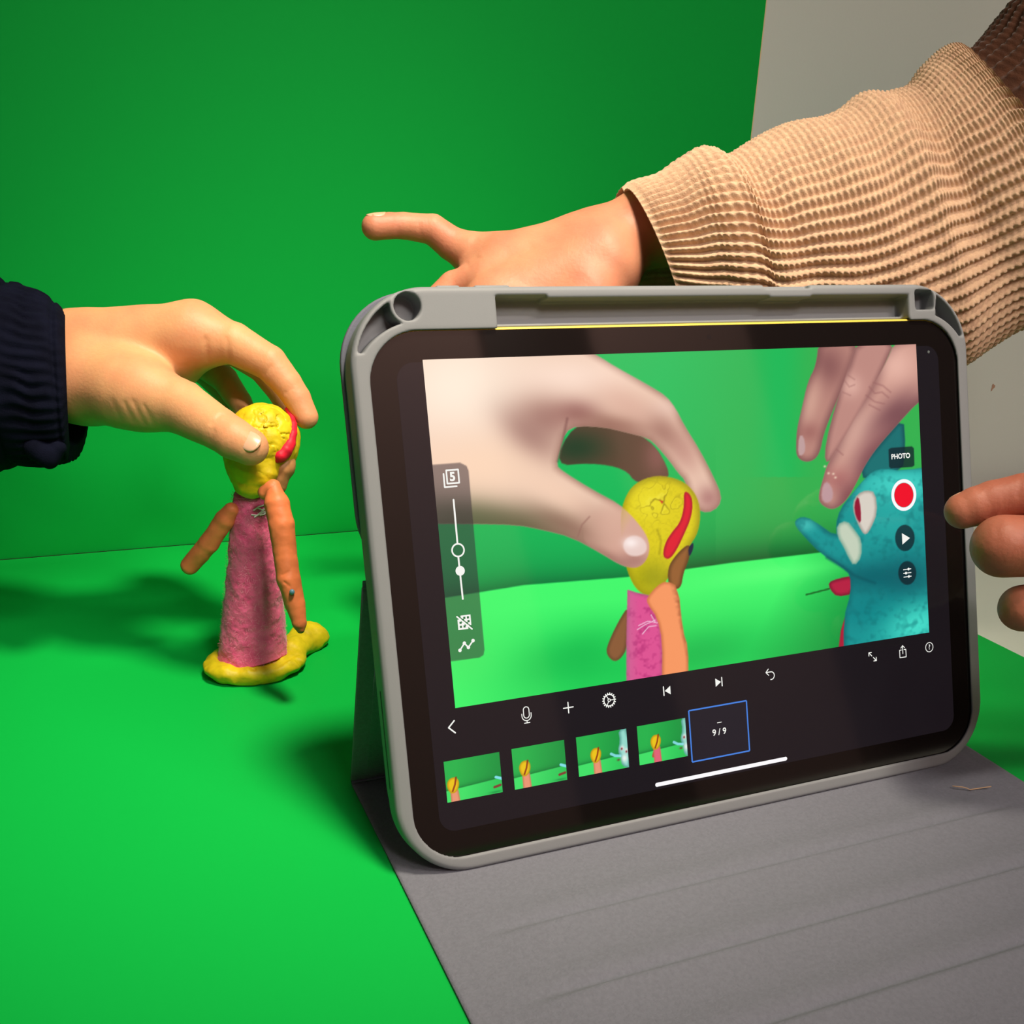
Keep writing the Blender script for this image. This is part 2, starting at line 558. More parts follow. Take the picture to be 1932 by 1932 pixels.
def paint_main(X, Y):
    p = Paint(X, Y)
    N = vnoise(np.stack([X, Y, X * 0], -1), 3.5)
    p.fill((22, 190, 92))
    p.fill((62, 172, 74), p.grad((1250, 700), (1500, 760)) * .75)
    p.fill((20, 186, 88), np.exp(-((X - 1470) / 45) ** 2) * .8 * (Y < 900))
    p.fill((10, 168, 74), p.grad((1000, 800), (1000, 1120)) * .6 * (X < 1350))
    # table top
    J = [(780, 1137), (840, 1128), (989, 1104), (1182, 1089), (1294, 1074), (1380, 1062), (1545, 1043), (1800, 1015)]
    jx, jy = zip(*J); jl = np.interp(X, jx, jy)
    below = np.clip((Y - jl) / 2.5 + .5, 0, 1)
    p.fill((4, 98, 48), np.exp(-np.clip(jl - Y, 0, 999) / 30) * .75 * (1 - below))
    p.fill((18, 88, 34), np.exp(-np.clip(jl - Y, 0, 999) / 26) * .75 * (1 - below) * (X > 1290))
    p.fill((66, 248, 108), below)
    p.fill((28, 205, 84), below * np.clip((Y - jl - 40) / 130, 0, 1) * np.clip((X - 840) / 260, 0, 1) * .9)
    p.fill((20, 140, 58), below * p.grad((1460, 1130), (1600, 1200)) * .9)
    p.blob((1320, 1230), (110, 40), (12, 175, 72), .6, below, -12)
    p.blob((1090, 1235), (110, 50), (8, 176, 70), .6, below, -12)
    p.blob((1460, 1080), (120, 16), (90, 255, 120), .7, below, -7)
    p.blob((880, 1240), (60, 60), (70, 230, 100), .5, below)
    # dark fingers in the palm's shade
    m_ = p.shape([(1044, 880), (1080, 800), (1141, 800), (1226, 824), (1270, 900), (1238, 905), (1201, 914), (1179, 884), (1115, 873)], (96, 70, 52), 1.4)
    p.blob((1085, 845), (60, 34), (30, 62, 36), .9, m_)
    p.blob((1240, 860), (26, 40), (142, 92, 84), .8, m_)
    # hand
    H = [(740, 640), (900, 640), (1090, 650), (1135, 676), (1160, 692), (1225, 728), (1257, 748), (1275, 772), (1290, 802), (1320, 850), (1346, 900), (1361, 935),
         (1356, 956), (1335, 968), (1312, 960), (1300, 935), (1292, 905), (1280, 893), (1262, 868), (1240, 842), (1222, 826), (1175, 814), (1141, 806), (1089, 803),
         (1066, 815), (1056, 848), (1049, 878), (1062, 890), (1115, 923), (1171, 953), (1201, 983), (1223, 1014), (1226, 1042), (1215, 1064), (1197, 1073), (1171, 1066),
         (1138, 1046), (1078, 1013), (1022, 999), (974, 990), (892, 988), (740, 988)]
    m_ = p.shape(H, (240, 205, 182), 1.4, 1, edge=(150, 108, 92), ew=16)
    p.blob((860, 730), (150, 110), (255, 236, 216), 1.0, m_)
    p.blob((1080, 712), (110, 36), (255, 226, 208), .85, m_)
    p.blob((900, 880), (130, 60), (252, 216, 186), .8, m_)
    p.blob((1030, 790), (60, 42), (158, 112, 102), .75, m_, 20)
    p.blob((1000, 822), (70, 34), (150, 106, 98), .6, m_, 38)
    p.blob((1090, 778), (46, 26), (150, 96, 92), .7, m_)
    p.blob((1190, 770), (70, 34), (214, 168, 150), .7, m_, 28)
    p.blob((1160, 800), (80, 18), (140, 92, 78), .7, m_, 12)
    p.blob((1258, 770), (26, 20), (240, 205, 188), .7, m_)
    p.blob((1290, 850), (30, 50), (196, 146, 132), .8, m_, -28)
    p.blob((1252, 815), (26, 40), (150, 102, 90), .6, m_, -35)
    p.blob((1338, 940), (26, 26), (160, 102, 100), .7, m_)
    p.blob((960, 985), (190, 34), (110, 96, 70), .85, m_, 4)
    p.blob((860, 985), (120, 44), (72, 92, 56), .7, m_, 4)
    p.blob((1090, 1000), (80, 22), (140, 100, 84), .7, m_, 27)
    p.blob((1060, 935), (90, 26), (246, 208, 182), .7, m_, 30)
    p.blob((1130, 985), (50, 30), (196, 150, 134), .6, m_, 30)
    p.line([(1112, 975), (1098, 990), (1090, 1012)], 3, (150, 106, 94), .6, 3)
    p.line([(1052, 870), (1062, 830), (1070, 790)], 4, (120, 76, 72), .6, 5)
    # head
    m_ = p.shape([(1176, 945), (1196, 912), (1238, 896), (1285, 905), (1312, 930), (1322, 965), (1317, 1005), (1300, 1030), (1285, 1066), (1262, 1085), (1246, 1115), (1222, 1125), (1200, 1112), (1184, 1080), (1176, 1040), (1170, 985)],
                 (222, 204, 22), 1.4, 2, edge=(150, 140, 10), ew=16)
    p.fill((192, 176, 12), m_ * np.clip(N * 1.2, 0, 1) * .35)
    p.blob((1225, 950), (34, 30), (242, 228, 44), .7, m_)
    p.blob((1230, 1090), (44, 36), (150, 150, 8), .8, m_)
    n1 = vnoise(np.stack([X + .5 * Y, Y - .4 * X, X * 0 + 1.5], -1), 17) + .5 * vnoise(np.stack([X - .3 * Y, Y + .3 * X, X * 0 + 6.5], -1), 8)
    mk = np.exp(-(((X - 1245) / 34) ** 2 + ((Y - 948) / 30) ** 2))
    p.fill((140, 122, 8), m_ * (mk * .75 + .05) * np.exp(-(n1 / .13) ** 2))
    p.fill((246, 234, 70), m_ * mk * np.exp(-((n1 - .22) / .12) ** 2) * .6)
    p.line([(1240, 1000), (1247, 1020), (1244, 1045)], 4, (160, 146, 10), .6, 4)
    p.shape([(1244, 944), (1251, 945), (1249, 951)], (210, 60, 30), 1, 0)
    # face and neck
    p.shape([(1259, 1072), (1276, 1046), (1298, 1026), (1303, 1036), (1298, 1060), (1289, 1080), (1284, 1112), (1262, 1110)], (150, 96, 48), 1.2, 2, edge=(86, 56, 22), ew=9)
    p.shape([(1298, 1034), (1308, 1022), (1308, 1036), (1300, 1052)], (24, 34, 60), 1.0, 1)
    p.shape([(1290, 926), (1302, 932), (1307, 950), (1303, 978), (1291, 1006), (1276, 1038), (1262, 1056), (1250, 1050), (1255, 1024), (1268, 1004), (1284, 985), (1291, 955)], (222, 26, 48), 1.2, 2, edge=(150, 14, 36), ew=6)
    # thumb tip over the head
    m_ = p.shape([(1130, 935), (1171, 953), (1201, 983), (1223, 1014), (1226, 1042), (1215, 1064), (1197, 1073), (1171, 1066), (1138, 1046), (1090, 1016)], (214, 166, 148), 1.4, 2, a=p.grad((1110, 975), (1175, 1012)))
    p.blob((1130, 1042), (70, 12), (150, 106, 92), .8, m_, 30)
    p.blob((1140, 975), (40, 30), (226, 180, 160), .8, m_, 30)
    p.blob((1196, 1058), (34, 16), (156, 106, 98), .6, m_)
    p.shape([(1173, 1030), (1184, 1012), (1205, 1010), (1220, 1024), (1220, 1042), (1204, 1050), (1184, 1048)], (232, 204, 196), 2, 2)
    p.blob((1190, 1024), (14, 10), (255, 240, 236), .9)
    # doll's arms and dress
    p.shape([(1188, 1140), (1184, 1221), (1170, 1244), (1156, 1248), (1143, 1232), (1148, 1212), (1168, 1170)], (140, 92, 56), 1.4, 2, edge=(96, 66, 38), ew=8)
    m_ = p.shape([(1184, 1113), (1200, 1118), (1226, 1124), (1245, 1170), (1250, 1215), (1250, 1300), (1182, 1300), (1182, 1210)], (222, 84, 146), 1.3, 0, edge=(170, 80, 120), ew=8)
    p.fill((176, 44, 112), m_ * np.clip(vnoise(np.stack([X + .4 * Y, Y - .3 * X, X * 0 + 9], -1), 9) + .8 * vnoise(np.stack([X, Y, X * 0 + 2.5], -1), 4), 0, 1) * .6)
    p.fill((190, 120, 150), m_ * p.grad((1205, 1200), (1180, 1200)) * .5)
    m_ = p.shape([(1220, 1128), (1240, 1105), (1257, 1096), (1279, 1107), (1288, 1192), (1298, 1221), (1298, 1300), (1249, 1300), (1250, 1210), (1240, 1165), (1222, 1140)], (246, 152, 98), 1.3, 1, edge=(196, 108, 62), ew=7)
    p.fill((130, 74, 44), m_ * p.grad((1284, 1200), (1298, 1197)) * np.clip(vnoise(np.stack([X, Y, X * 0 + 3], -1), 5) + .55, 0, 1) * .8)
    for l in ([(1205, 1180), (1222, 1172), (1240, 1175)], [(1202, 1188), (1218, 1178), (1236, 1170)], [(1212, 1196), (1224, 1182), (1238, 1180)], [(1228, 1160), (1236, 1174)]):
        p.line(l, 1.8, (244, 206, 226), .85, 1)
    # clay creature with its arm, held from above
    m_ = p.shape([(1704, 786), (1708, 845), (1702, 890), (1630, 908), (1624, 880), (1662, 835)], (24, 112, 112), 1.4, 1, edge=(12, 74, 80), ew=10)
    p.shape([(1563, 1099), (1580, 1092), (1610, 1086), (1610, 1120), (1579, 1126), (1566, 1112)], (182, 32, 66), 1.2, 1, edge=(110, 16, 40), ew=8)
    p.line([(1521, 1122), (1564, 1111)], 3.4, (24, 110, 40), 1, 1)
    p.shape([(1594, 1164), (1598, 1226), (1581, 1230), (1586, 1190)], (172, 30, 56), 1.2, 0)
    B = [(1646, 890), (1668, 884), (1700, 889), (1800, 874), (1850, 1290), (1592, 1260), (1592, 1166), (1605, 1121), (1605, 1085), (1589, 1070), (1547, 1043), (1520, 1015), (1501, 993), (1500, 982), (1513, 975), (1531, 980), (1579, 1014),
         (1577, 990), (1585, 961), (1605, 935), (1630, 905)]
    m_ = p.shape(B, (22, 148, 146), 1.4, 1, edge=(8, 96, 100), ew=12)
    p.blob((1700, 915), (90, 36), (70, 214, 200), .95, m_)
    p.blob((1680, 985), (60, 46), (40, 176, 168), .6, m_)
    p.blob((1640, 1090), (90, 30), (6, 94, 102), .85, m_)
    p.blob((1710, 1090), (60, 50), (8, 88, 98), .7, m_)
    p.blob((1630, 1150), (60, 40), (10, 124, 128), .7, m_)
    p.blob((1730, 1180), (66, 40), (70, 220, 200), 1.0, m_, -25)
    p.blob((1520, 990), (20, 14), (80, 200, 190), .7, m_)
    p.fill((10, 104, 108), m_ * np.clip(vnoise(np.stack([X + .6 * Y, Y - .5 * X, X * 0 + 5], -1), 13) + .6 * vnoise(np.stack([X - .4 * Y, Y + .4 * X, X * 0 + 5], -1), 6), 0, 1) * .45)
    p.line([(1560, 1052), (1590, 1070), (1612, 1086), (1650, 1100)], 5, (6, 84, 92), .7, 5)
    p.shape([(1579, 990), (1597, 982), (1612, 1000), (1625, 1019), (1625, 1051), (1611, 1068), (1600, 1050), (1592, 1032), (1580, 1012)], (196, 208, 186), 1.5, 1, edge=(120, 160, 140), ew=8)
    p.shape([(1634, 925), (1651, 929), (1655, 967), (1643, 996), (1634, 1009), (1626, 1004), (1611, 971), (1609, 948), (1618, 932)], (216, 208, 196), 1.3, 1, edge=(150, 140, 130), ew=7)
    p.shape([(1619, 934), (1624, 960), (1624, 990), (1614, 975), (1611, 952)], (146, 22, 50), 1.2, 1)
    # fingers from the top right
    skin, sh = (204, 152, 138), (122, 78, 78)
    f1 = [(1545, 640), (1622, 640), (1600, 710), (1573, 768), (1553, 820), (1547, 852), (1536, 868), (1518, 872), (1503, 862), (1502, 840), (1504, 807), (1512, 775), (1524, 720), (1540, 690)]
    m_ = p.shape(f1, (186, 134, 122), 1.4, 2, edge=sh, ew=16)
    p.blob((1560, 690), (36, 40), (120, 72, 74), .7, m_, -20); p.blob((1530, 760), (16, 50), (214, 168, 150), .7, m_, 15)
    p.blob((1526, 815), (22, 18), (150, 92, 88), .6, m_); p.shape([(1507, 822), (1516, 822), (1520, 848), (1514, 860), (1505, 858)], (192, 158, 156), 1.5, 1)
    f2 = [(1618, 640), (1690, 640), (1662, 704), (1620, 790), (1570, 868), (1556, 872), (1558, 835), (1576, 765), (1596, 710)]
    m_ = p.shape(f2, (190, 138, 128), 1.4, 1, edge=(130, 86, 84), ew=12)
    p.blob((1606, 728), (20, 22), (226, 178, 164), .8, m_)
    for l in ([(1592, 716), (1602, 730), (1612, 726)], [(1600, 708), (1612, 716)], [(1590, 740), (1604, 746)]):
        p.line(l, 2.4, (150, 100, 96), .45, 3)
    f3 = [(1692, 636), (1800, 630), (1760, 740), (1728, 762), (1704, 788), (1653, 845), (1630, 880), (1618, 906), (1598, 942), (1580, 958), (1565, 961), (1547, 950), (1544, 934), (1555, 897), (1560, 878), (1585, 839), (1624, 768), (1669, 691)]
    m_ = p.shape(f3, skin, 1.4, 2, edge=(130, 84, 84), ew=20)
    p.blob((1690, 690), (40, 40), (232, 182, 166), .9, m_); p.blob((1620, 810), (26, 60), (222, 176, 160), .8, m_, 32)
    p.blob((1690, 780), (60, 30), (110, 66, 74), .8, m_, -40); p.blob((1640, 860), (26, 60), (130, 78, 84), .7, m_, 35)
    p.blob((1580, 905), (30, 22), (176, 110, 106), .8, m_); p.blob((1600, 935), (24, 26), (130, 76, 80), .7, m_)
    for l in ([(1640, 730), (1650, 742), (1664, 740), (1676, 750)], [(1634, 746), (1650, 758), (1668, 762)], [(1648, 722), (1666, 728), (1680, 740)], [(1640, 764), (1660, 774)], [(1578, 848), (1590, 858)]):
        p.line(l, 3.0, (150, 98, 96), .5, 3)
    p.shape([(1552, 914), (1562, 908), (1572, 926), (1570, 944), (1558, 950), (1549, 940)], (190, 152, 156), 2, 1)
    for q in ((1556, 880), (1563, 893), (1576, 901), (1572, 894)):
        p.blob(q, (2.4, 2), (240, 214, 190), .9)
    # faint streaks of the room on the glass keep out; dark control panels of the app
    pan = [(790, 879), (868, 873), (880, 879), (884, 888), (914, 1226), (912, 1236), (904, 1241), (840, 1249)]
    sd = poly_sd(X, Y, pan); a = np.clip(.5 - sd / 1.6, 0, 1)
    dk = p.C * .42 + np.array([28, 24, 28]); p.fill(dk, a * .92)
    ph = [(1676, 848), (1681, 845), (1720, 842), (1724, 846), (1725, 878), (1721, 881), (1680, 884), (1677, 880)]
    for P in (ph, [(1707 + 18.5 * math.cos(t), 1015 + 25 * math.sin(t)) for t in np.linspace(0, 6.28, 30)[:-1]], [(1711.5 + 17 * math.cos(t), 1081 + 22.5 * math.sin(t)) for t in np.linspace(0, 6.28, 30)[:-1]]):
        a = np.clip(.5 - poly_sd(X, Y, P) / 1.6, 0, 1)
        p.fill(p.C * .22 + np.array([8, 24, 30]), a)
    return p.C


def picture(name, u0, u1, v0, v1, nu, nv, fn, d, parent):
    U, Vv = np.meshgrid(np.linspace(u0, u1, nu), np.linspace(v0, v1, nv))
    Pw = TO + U[..., None] * EX + Vv[..., None] * EV
    px = proj(Pw.reshape(-1, 3)).reshape(nv, nu, 2)
    C = np.clip(fn(px[..., 0], px[..., 1]), 0, 255)
    V = np.stack([U, Vv, U * 0 + d], -1).reshape(-1, 3)
    return mesh(name, V, grid_faces(nu, nv), M_PIC, parent, smooth=False, cols=lin(C.reshape(-1, 3)))


picture('camera_picture', -104.2, 102.4, 53.0, 169.4, 640, 361, paint_main, .08, disp)


def thumb(name, corners, fig, creature):
    q = np.array([ontab(*c) for c in corners])
    u0, u1 = q[[0, 3], 0].mean(), q[[1, 2], 0].mean(); v1, v0 = q[[0, 1], 1].mean(), q[[2, 3], 1].mean()
    def fn(X, Y):                         # painted in unit coordinates of the frame
        U, V_ = np.meshgrid(np.linspace(0, 100, X.shape[1]), np.linspace(75, 0, X.shape[0]))
        p = Paint(U, V_)
        p.fill((40, 178, 76)); p.fill((24, 140, 60), p.grad((20, 20), (95, 30)) * .8)
        jl = 54 - U * .06; b = np.clip((V_ - jl) / 1.5 + .5, 0, 1)
        p.fill((12, 96, 44), np.exp(-np.clip(jl - V_, 0, 99) / 4) * .7 * (1 - b)); p.fill((66, 224, 104), b); p.fill((40, 190, 84), b * p.grad((30, 60), (90, 75)) * .8)
        fx, fy = fig
        if creature > 1:
            p.shape([(fx - 11, fy + 26), (fx - 6, fy + 14), (fx - 2, fy + 14), (fx - 4, fy + 28)], (170, 96, 60), .8, 1)
        p.shape([(fx - 6, fy + 10), (fx + 8, fy + 8), (fx + 10, 80), (fx - 6, 80)], (232, 150, 116) if creature < 2 else (226, 100, 120), .8, 0, edge=(190, 110, 76), ew=4)
        p.shape([(fx - 12, fy - 4), (fx - 6, fy - 15), (fx + 5, fy - 16), (fx + 11, fy - 8), (fx + 9, fy + 5), (fx + 2, fy + 13), (fx - 7, fy + 12)], (236, 196, 24), .8, 2, edge=(180, 130, 12), ew=5)
        p.line([(fx + 6, fy - 15), (fx + 3, fy - 2), (fx - 2, fy + 9)], 3.2, (140, 52, 18), .9, 1)
        if creature == 0:
            p.line([(90, 45), (104, 51)], 5, (130, 222, 232), 1, 1)
            p.line([(86, 63), (97, 61)], 4.6, (128, 62, 48), 1, 1); p.blob((88, 72), (12, 2), (20, 130, 60), .7)
        else:
            o = 0 if creature == 1 else 7
            p.shape([(84 + o, 0), (104, -2), (104, 78), (86 + o, 70), (85 + o, 52), (80 + o, 40), (86 + o, 22)], (150, 218, 204), .8, 1, edge=(70, 140, 130), ew=7)
            p.line([(66 + o, 43), (74 + o, 48), (84 + o, 50)], 5, (130, 216, 220), 1, 1)
            p.blob((89 + o, 36), (4, 4.5), (240, 240, 236), 1); p.blob((88 + o, 37), (2, 2.4), (120, 30, 36), 1)
            p.blob((97 + o, 42), (3.4, 4.5), (240, 240, 236), 1); p.blob((97 + o, 44), (2, 2.4), (120, 30, 36), 1)
            p.blob((92 + o, 56), (6, 7), (244, 246, 240), .9); p.blob((80 + o, 57), (3, 2), (110, 50, 40), .9)
        return p.C
    return picture(name, u0, u1, v0, v1, 110, 84, fn, .08, disp)


thumb('frame_thumbnail', [(837, 1438), (942, 1418), (948, 1494), (844, 1515)], (13, 47), 0)
thumb('frame_thumbnail', [(965, 1412), (1064, 1397), (1070, 1471), (971, 1490)], (22, 41), 0)
thumb('frame_thumbnail', [(1086, 1392), (1181, 1374), (1187, 1447), (1093, 1466)], (36, 42), 1)
thumb('frame_thumbnail', [(1201, 1370), (1292, 1355), (1298, 1427), (1207, 1443)], (36, 38), 2)
# selected frame
sq = np.array([ontab(*c) for c in [(1299, 1341), (1408, 1322), (1414, 1417), (1306, 1437)]])
su0, su1 = sq[[0, 3], 0].mean(), sq[[1, 2], 0].mean(); sv1, sv0 = sq[[0, 1], 1].mean(), sq[[2, 3], 1].mean()
flat('empty_frame', [[(su0, sv0), (su1, sv0), (su1, sv1), (su0, sv1)]], .06, M_DIM, disp)
flat('selection_border', stroke_polys([(su0, sv0), (su1, sv0), (su1, sv1), (su0, sv1)], .55, True, False), .09, M_BLUE, disp)
text('frame_counter', '9 / 9', (1357, 1381), 3.4, bold=.05)
icon('counter_dash', (1357, 1363), [([(-.9, 0), (.9, 0)], .25, False)])
hb0, hb1 = ontab(1236, 1480), ontab(1485, 1432)
hv = (hb0[1] + hb1[1]) / 2
flat('home_bar', [rrect(hb0[0], hb1[0], hv - .75, hv + .75, .74, 6)], .09, M_BAR, disp)
# bottom icons
icon('back_arrow', (852, 1372), [([(1.1, 2.1), (-1.1, 0), (1.1, -2.1)], .5, False)])
icon('microphone_icon', (993, 1347), [(arcp((0, 1.5), 1.05, 0, 180, 10) + arcp((0, -.4), 1.05, 180, 360, 10), .32, True),
                                      ([(-1.75, .2)] + arcp((0, -.6), 1.75, 180, 360, 14) + [(1.75, .2)], .32, False), ([(0, -2.35), (0, -3.1)], .32, False), ([(-1.0, -3.15), (1.0, -3.15)], .32, False)])
icon('plus_icon', (1072, 1335), [([(-1.9, 0), (1.9, 0)], .42, False), ([(0, -1.9), (0, 1.9)], .42, False)])
gear = [(np.array([math.cos(a), math.sin(a)]) * 2.15, np.array([math.cos(a), math.sin(a)]) * 2.6) for a in np.linspace(0, 2 * math.pi, 19)[:-1]]
icon('gear_icon', (1149, 1321), [(arcp((0, 0), 2.1, 0, 360, 36), .4, False), (arcp((0, 0), .5, 0, 360, 12), .3, False)] + [([tuple(a), tuple(b)], .42, False) for a, b in gear]
     + [([(0.5 * math.cos(a), .5 * math.sin(a)), (2.0 * math.cos(a), 2.0 * math.sin(a))], .3, False) for a in (math.radians(0), math.radians(120), math.radians(240))])
icon('previous_icon', (1258, 1303), [([(-1.35, 1.6), (-1.35, -1.6)], .45, False)], polys=[[(1.5, 1.6), (-.9, 0), (1.5, -1.6)]])
icon('next_icon', (1356, 1287), [([(1.35, 1.6), (1.35, -1.6)], .45, False)], polys=[[(-1.5, 1.6), (-1.5, -1.6), (.9, 0)]])
icon('undo_icon', (1453, 1272), [([(-1.9, .9), (.4, .9)] + arcp((.3, -.6), 1.5, 90, -100, 14), .36, False), ([(-.8, 2.1), (-1.95, .9), (-.8, -.3)], .36, False)])
icon('expand_icon', (1646, 1239), [([(-1.7, 1.7), (-.35, .35)], .36, False), ([(1.7, -1.7), (.35, -.35)], .36, False), ([(-1.8, .5), (-1.8, 1.8), (-.5, 1.8)], .36, False), ([(1.8, -.5), (1.8, -1.8), (.5, -1.8)], .36, False)])
icon('share_icon', (1703, 1230), [([(-.7, .9), (-1.6, .9), (-1.6, -2.2), (1.6, -2.2), (1.6, .9), (.7, .9)], .34, False), ([(0, -.7), (0, 2.5)], .34, False), ([(-.9, 1.7), (0, 2.6), (.9, 1.7)], .34, False)])
ch = ontab(1753, 1221); ring('help_ring', ch, 1.78, 2.08, .12, M_ICON, disp); text('help_mark', '?', (1753, 1221), 2.9, bold=.03)
# left panel
icon('onion_skin_icon', (852, 901), [([(-1.7, 2.5), (2.5, 2.5), (2.5, -1.9), (-1.7, -1.9)], .55, True), ([(-2.75, 1.4), (-2.75, -3.0), (1.5, -3.0)], .55, False)])
text('onion_skin_count', '5', (853.5, 900), 4.0, bold=.16)
a0, a1, a2, a3 = ontab(855.5, 943), ontab(863, 1026), ontab(864.5, 1050), ontab(873, 1130)
M_SL = .62
flat('slider_track', stroke_polys([a0, a1], M_SL) + [[(p[0], p[1]) for p in P] for P in stroke_polys([a2, a3], M_SL)], .11, M_ICON, disp)
ring('slider_ring', ontab(864, 1038), 1.85, 2.4, .12, M_ICON, disp)
flat('slider_dot', [circ(ontab(868, 1077), 1.65)], .13, M_ICON, disp)
icon('grid_icon', (876, 1174), [], polys=[[(-2.4 + 1.2 * i + (0.0), 2.4 - 1.2 * j), (-2.4 + 1.2 * i, 2.4 - 1.2 * (j + 1)), (-2.4 + 1.2 * (i + 1), 2.4 - 1.2 * (j + 1)), (-2.4 + 1.2 * (i + 1), 2.4 - 1.2 * j)]
                                          for i in range(4) for j in range(4) if not (i == j)] )
M_HOLE = screen_mat('icon_gap_green', (44, 110, 62))
gc = ontab(876, 1174)
flat('grid_icon_gaps', [[(gc[0] + x - .38, gc[1] + y - .38), (gc[0] + x + .38, gc[1] + y - .38), (gc[0] + x + .38, gc[1] + y + .38), (gc[0] + x - .38, gc[1] + y + .38)]
                        for x, y in ((0.1, 1.5), (1.4, 1.5), (1.5, .2), (-1.4, 0.0), (-1.4, -1.4), (-.1, -1.4))], .16, M_HOLE, disp)
icon('grid_icon_slash', (876, 1174), [([(-2.5, 2.2), (2.5, -2.6)], .5, False)], d=.17)
icon('grid_icon_slash_gap', (876, 1174), [([(-2.1, 2.5), (2.7, -2.1)], .28, False)], d=.2, mt=M_HOLE)
icon('graph_icon', (880, 1218), [([(-2.5, -1.3), (-.7, .9), (.6, -.7), (2.5, 1.4)], .5, False)], polys=[circ(q, .62, 16) for q in ((-2.5, -1.3), (-.7, .9), (.6, -.7), (2.5, 1.4))])
# right controls
text('photo_label', 'PHOTO', (1699, 861), 2.75, bold=.09)
rc = ontab(1705, 934)
ring('record_ring', rc, 5.0, 6.35, .11, M_BAR, disp); flat('record_button', [circ(rc, 4.85, 48)], .11, M_RED, disp)
icon('play_icon', (1708, 1016), [], polys=[[(-1.7, 2.3), (-1.7, -2.3), (2.3, 0)]])
icon('settings_icon', (1711.5, 1081), [([(-1.9, y), (1.9, y)], .34, False) for y in (1.5, 0, -1.5)], polys=[circ((.7, 1.5), .55, 12), circ((-.7, 0), .55, 12), circ((.7, -1.5), .55, 12)])
M_LENS = mat('camera_lens', (.004, .004, .005), .1, .5); M_SENS = mat('light_sensor', (.25, .30, .30), .3, .5)
flat('front_camera', [circ(ontab(1338, 636), .9, 20)], .03, M_LENS, tab)
flat('light_sensor', [circ(ontab(1752, 664), .55, 16)], .03, M_SENS, tab)

# ------------------------------------------------------------------ tablet case
case = empty('tablet_case', TABM)
tag(case, 'grey folio tablet case with pencil slot, its cover spread flat as a stand', 'tablet case')
U0, U1, V0, V1 = -128.5, 128.5, -4.2, 192.9


def sd_rr(x, y, x0, x1, y0, y1, r):
    qx = np.abs(x - (x0 + x1) / 2) - (x1 - x0) / 2 + r; qy = np.abs(y - (y0 + y1) / 2) - (y1 - y0) / 2 + r
    return np.minimum(np.maximum(qx, qy), 0) + np.hypot(np.maximum(qx, 0), np.maximum(qy, 0)) - r


def case_fn(P):
    x, y, z = P[..., 0], P[..., 1], P[..., 2]
    outer = sd_rr(x, y, U0, U1, V0, V1, 27)
    zc = np.abs(z + 3.9) - 5.2                                     # from -9.1 to 1.3
    R = 2.2
    qx, qz = outer + R, zc + R
    body = np.minimum(np.maximum(qx, qz), 0) + np.hypot(np.maximum(qx, 0), np.maximum(qz, 0)) - R
    cav = np.maximum(sd_rr(x, y, -124.5, 124.5, -.2, 179.7, 19), np.abs(z + 3.5) - 3.6)      # room of the tablet
    win = np.maximum(sd_rr(x, y, -122.6, 122.6, 1.7, 178.6, 17.5), -z - 1)                   # front opening
    rim = 188.6 + .9 * (x < -58) * 1.0
    rim = np.where((x > 33) & (x < 52), 188.0, rim)
    slot = np.maximum(np.maximum(np.maximum(-76.9 - x, x - 98.8), np.maximum(181.0 - y, y - rim)), -6.8 - z)  # pencil slot
    slot = np.minimum(slot, np.maximum(np.maximum(np.maximum(-76.9 - x, x - 98.8), np.maximum(170 - y, y - 183)), -3.0 - z))
    hole = np.maximum(np.hypot(x + 107.9, y - 186.5) - 4.5, -6.8 - z)
    # curved pocket in the corner beside the round hole
    inner = sd_rr(x, y, -124.6, 124.6, -.2, 180.9, 20.5)
    outr = sd_rr(x, y, U0 + 1.9, U1 - 1.9, V0 + 1.9, V1 - 1.7, 25)
    tp = np.maximum(0, 184 - y) * .17
    cres = smax(smax(outr, -inner + .6 + tp, .8), 6.0 - np.hypot(x + 107.9, y - 186.5), .6)
    cres = np.maximum(np.maximum(cres, x + 107), np.maximum(172 - y, -6.8 - z))
    cres2 = np.maximum(np.maximum(smax(outr, -inner + .6 + tp, .8), 112.9 - x + (y - 186) * .12), np.maximum(172 - y, -6.8 - z))
    sqr = np.maximum(sd_rr(x, y, 102.2, 111.8, 182.9, 190.4, .8) , -6.8 - z)
    dip = np.maximum(sd_rr(x, y, 31.0, 200, 191.4, 210, .1), sd_rr(x, y, 20, 52, 185, 215, 1)) # lower stretch of the rim
    dip = np.maximum(dip, -2.5 - z)
    zw = (y + 3.5) * math.cos(LEAN) + 1.2 + z * math.sin(LEAN)
    f = smax(body, 1.22 - zw, .5)                                # rests flat on the cover
    for g, k in ((cav, .3), (win, .9), (slot, .9), (hole, .8), (cres, .8), (cres2, .8), (sqr, .8), (dip, .5)):
        f = smax(f, -g, k)
    return f


V, Q = sdf_mesh(case_fn, (U0 - 2, V0 - 2, -10.5), (U1 + 2, V1 + 2, 3), .65)
mesh('shell', V, Q, M_CASE, case)
prism('back_plate', rrect(U0 + .2, U1 - .2, .6, V1 - .2, 27), -10.2, -7.0, M_CASE_IN, case, .8)
prism('back_cover', rrect(U0 - .6, U1 + .6, 96, V1 + .6, 25), -12.8, -10.3, M_FOLIO_OUT, case, .7)
for u0, u1 in ((-96.5, -88), (-83, -70)):
    box('volume_button', (u0, V1 - 1, -6), (u1, V1 + .9, -2), M_CASE, case, .8)
M_SLIT = mat('dark_port_slit', (.03, .03, .035), .6)
box('port_slit', (U0 - .15, 28, -4.6), (U0 + .6, 62, -3.4), M_SLIT, case, .3)


# stand flap and floor cover (in world millimetres, brought into the case's frame)
def to_case(P):
    P = np.asarray(P, float) - TO
    return np.stack([P @ EX, P @ EV, P @ EN], -1)


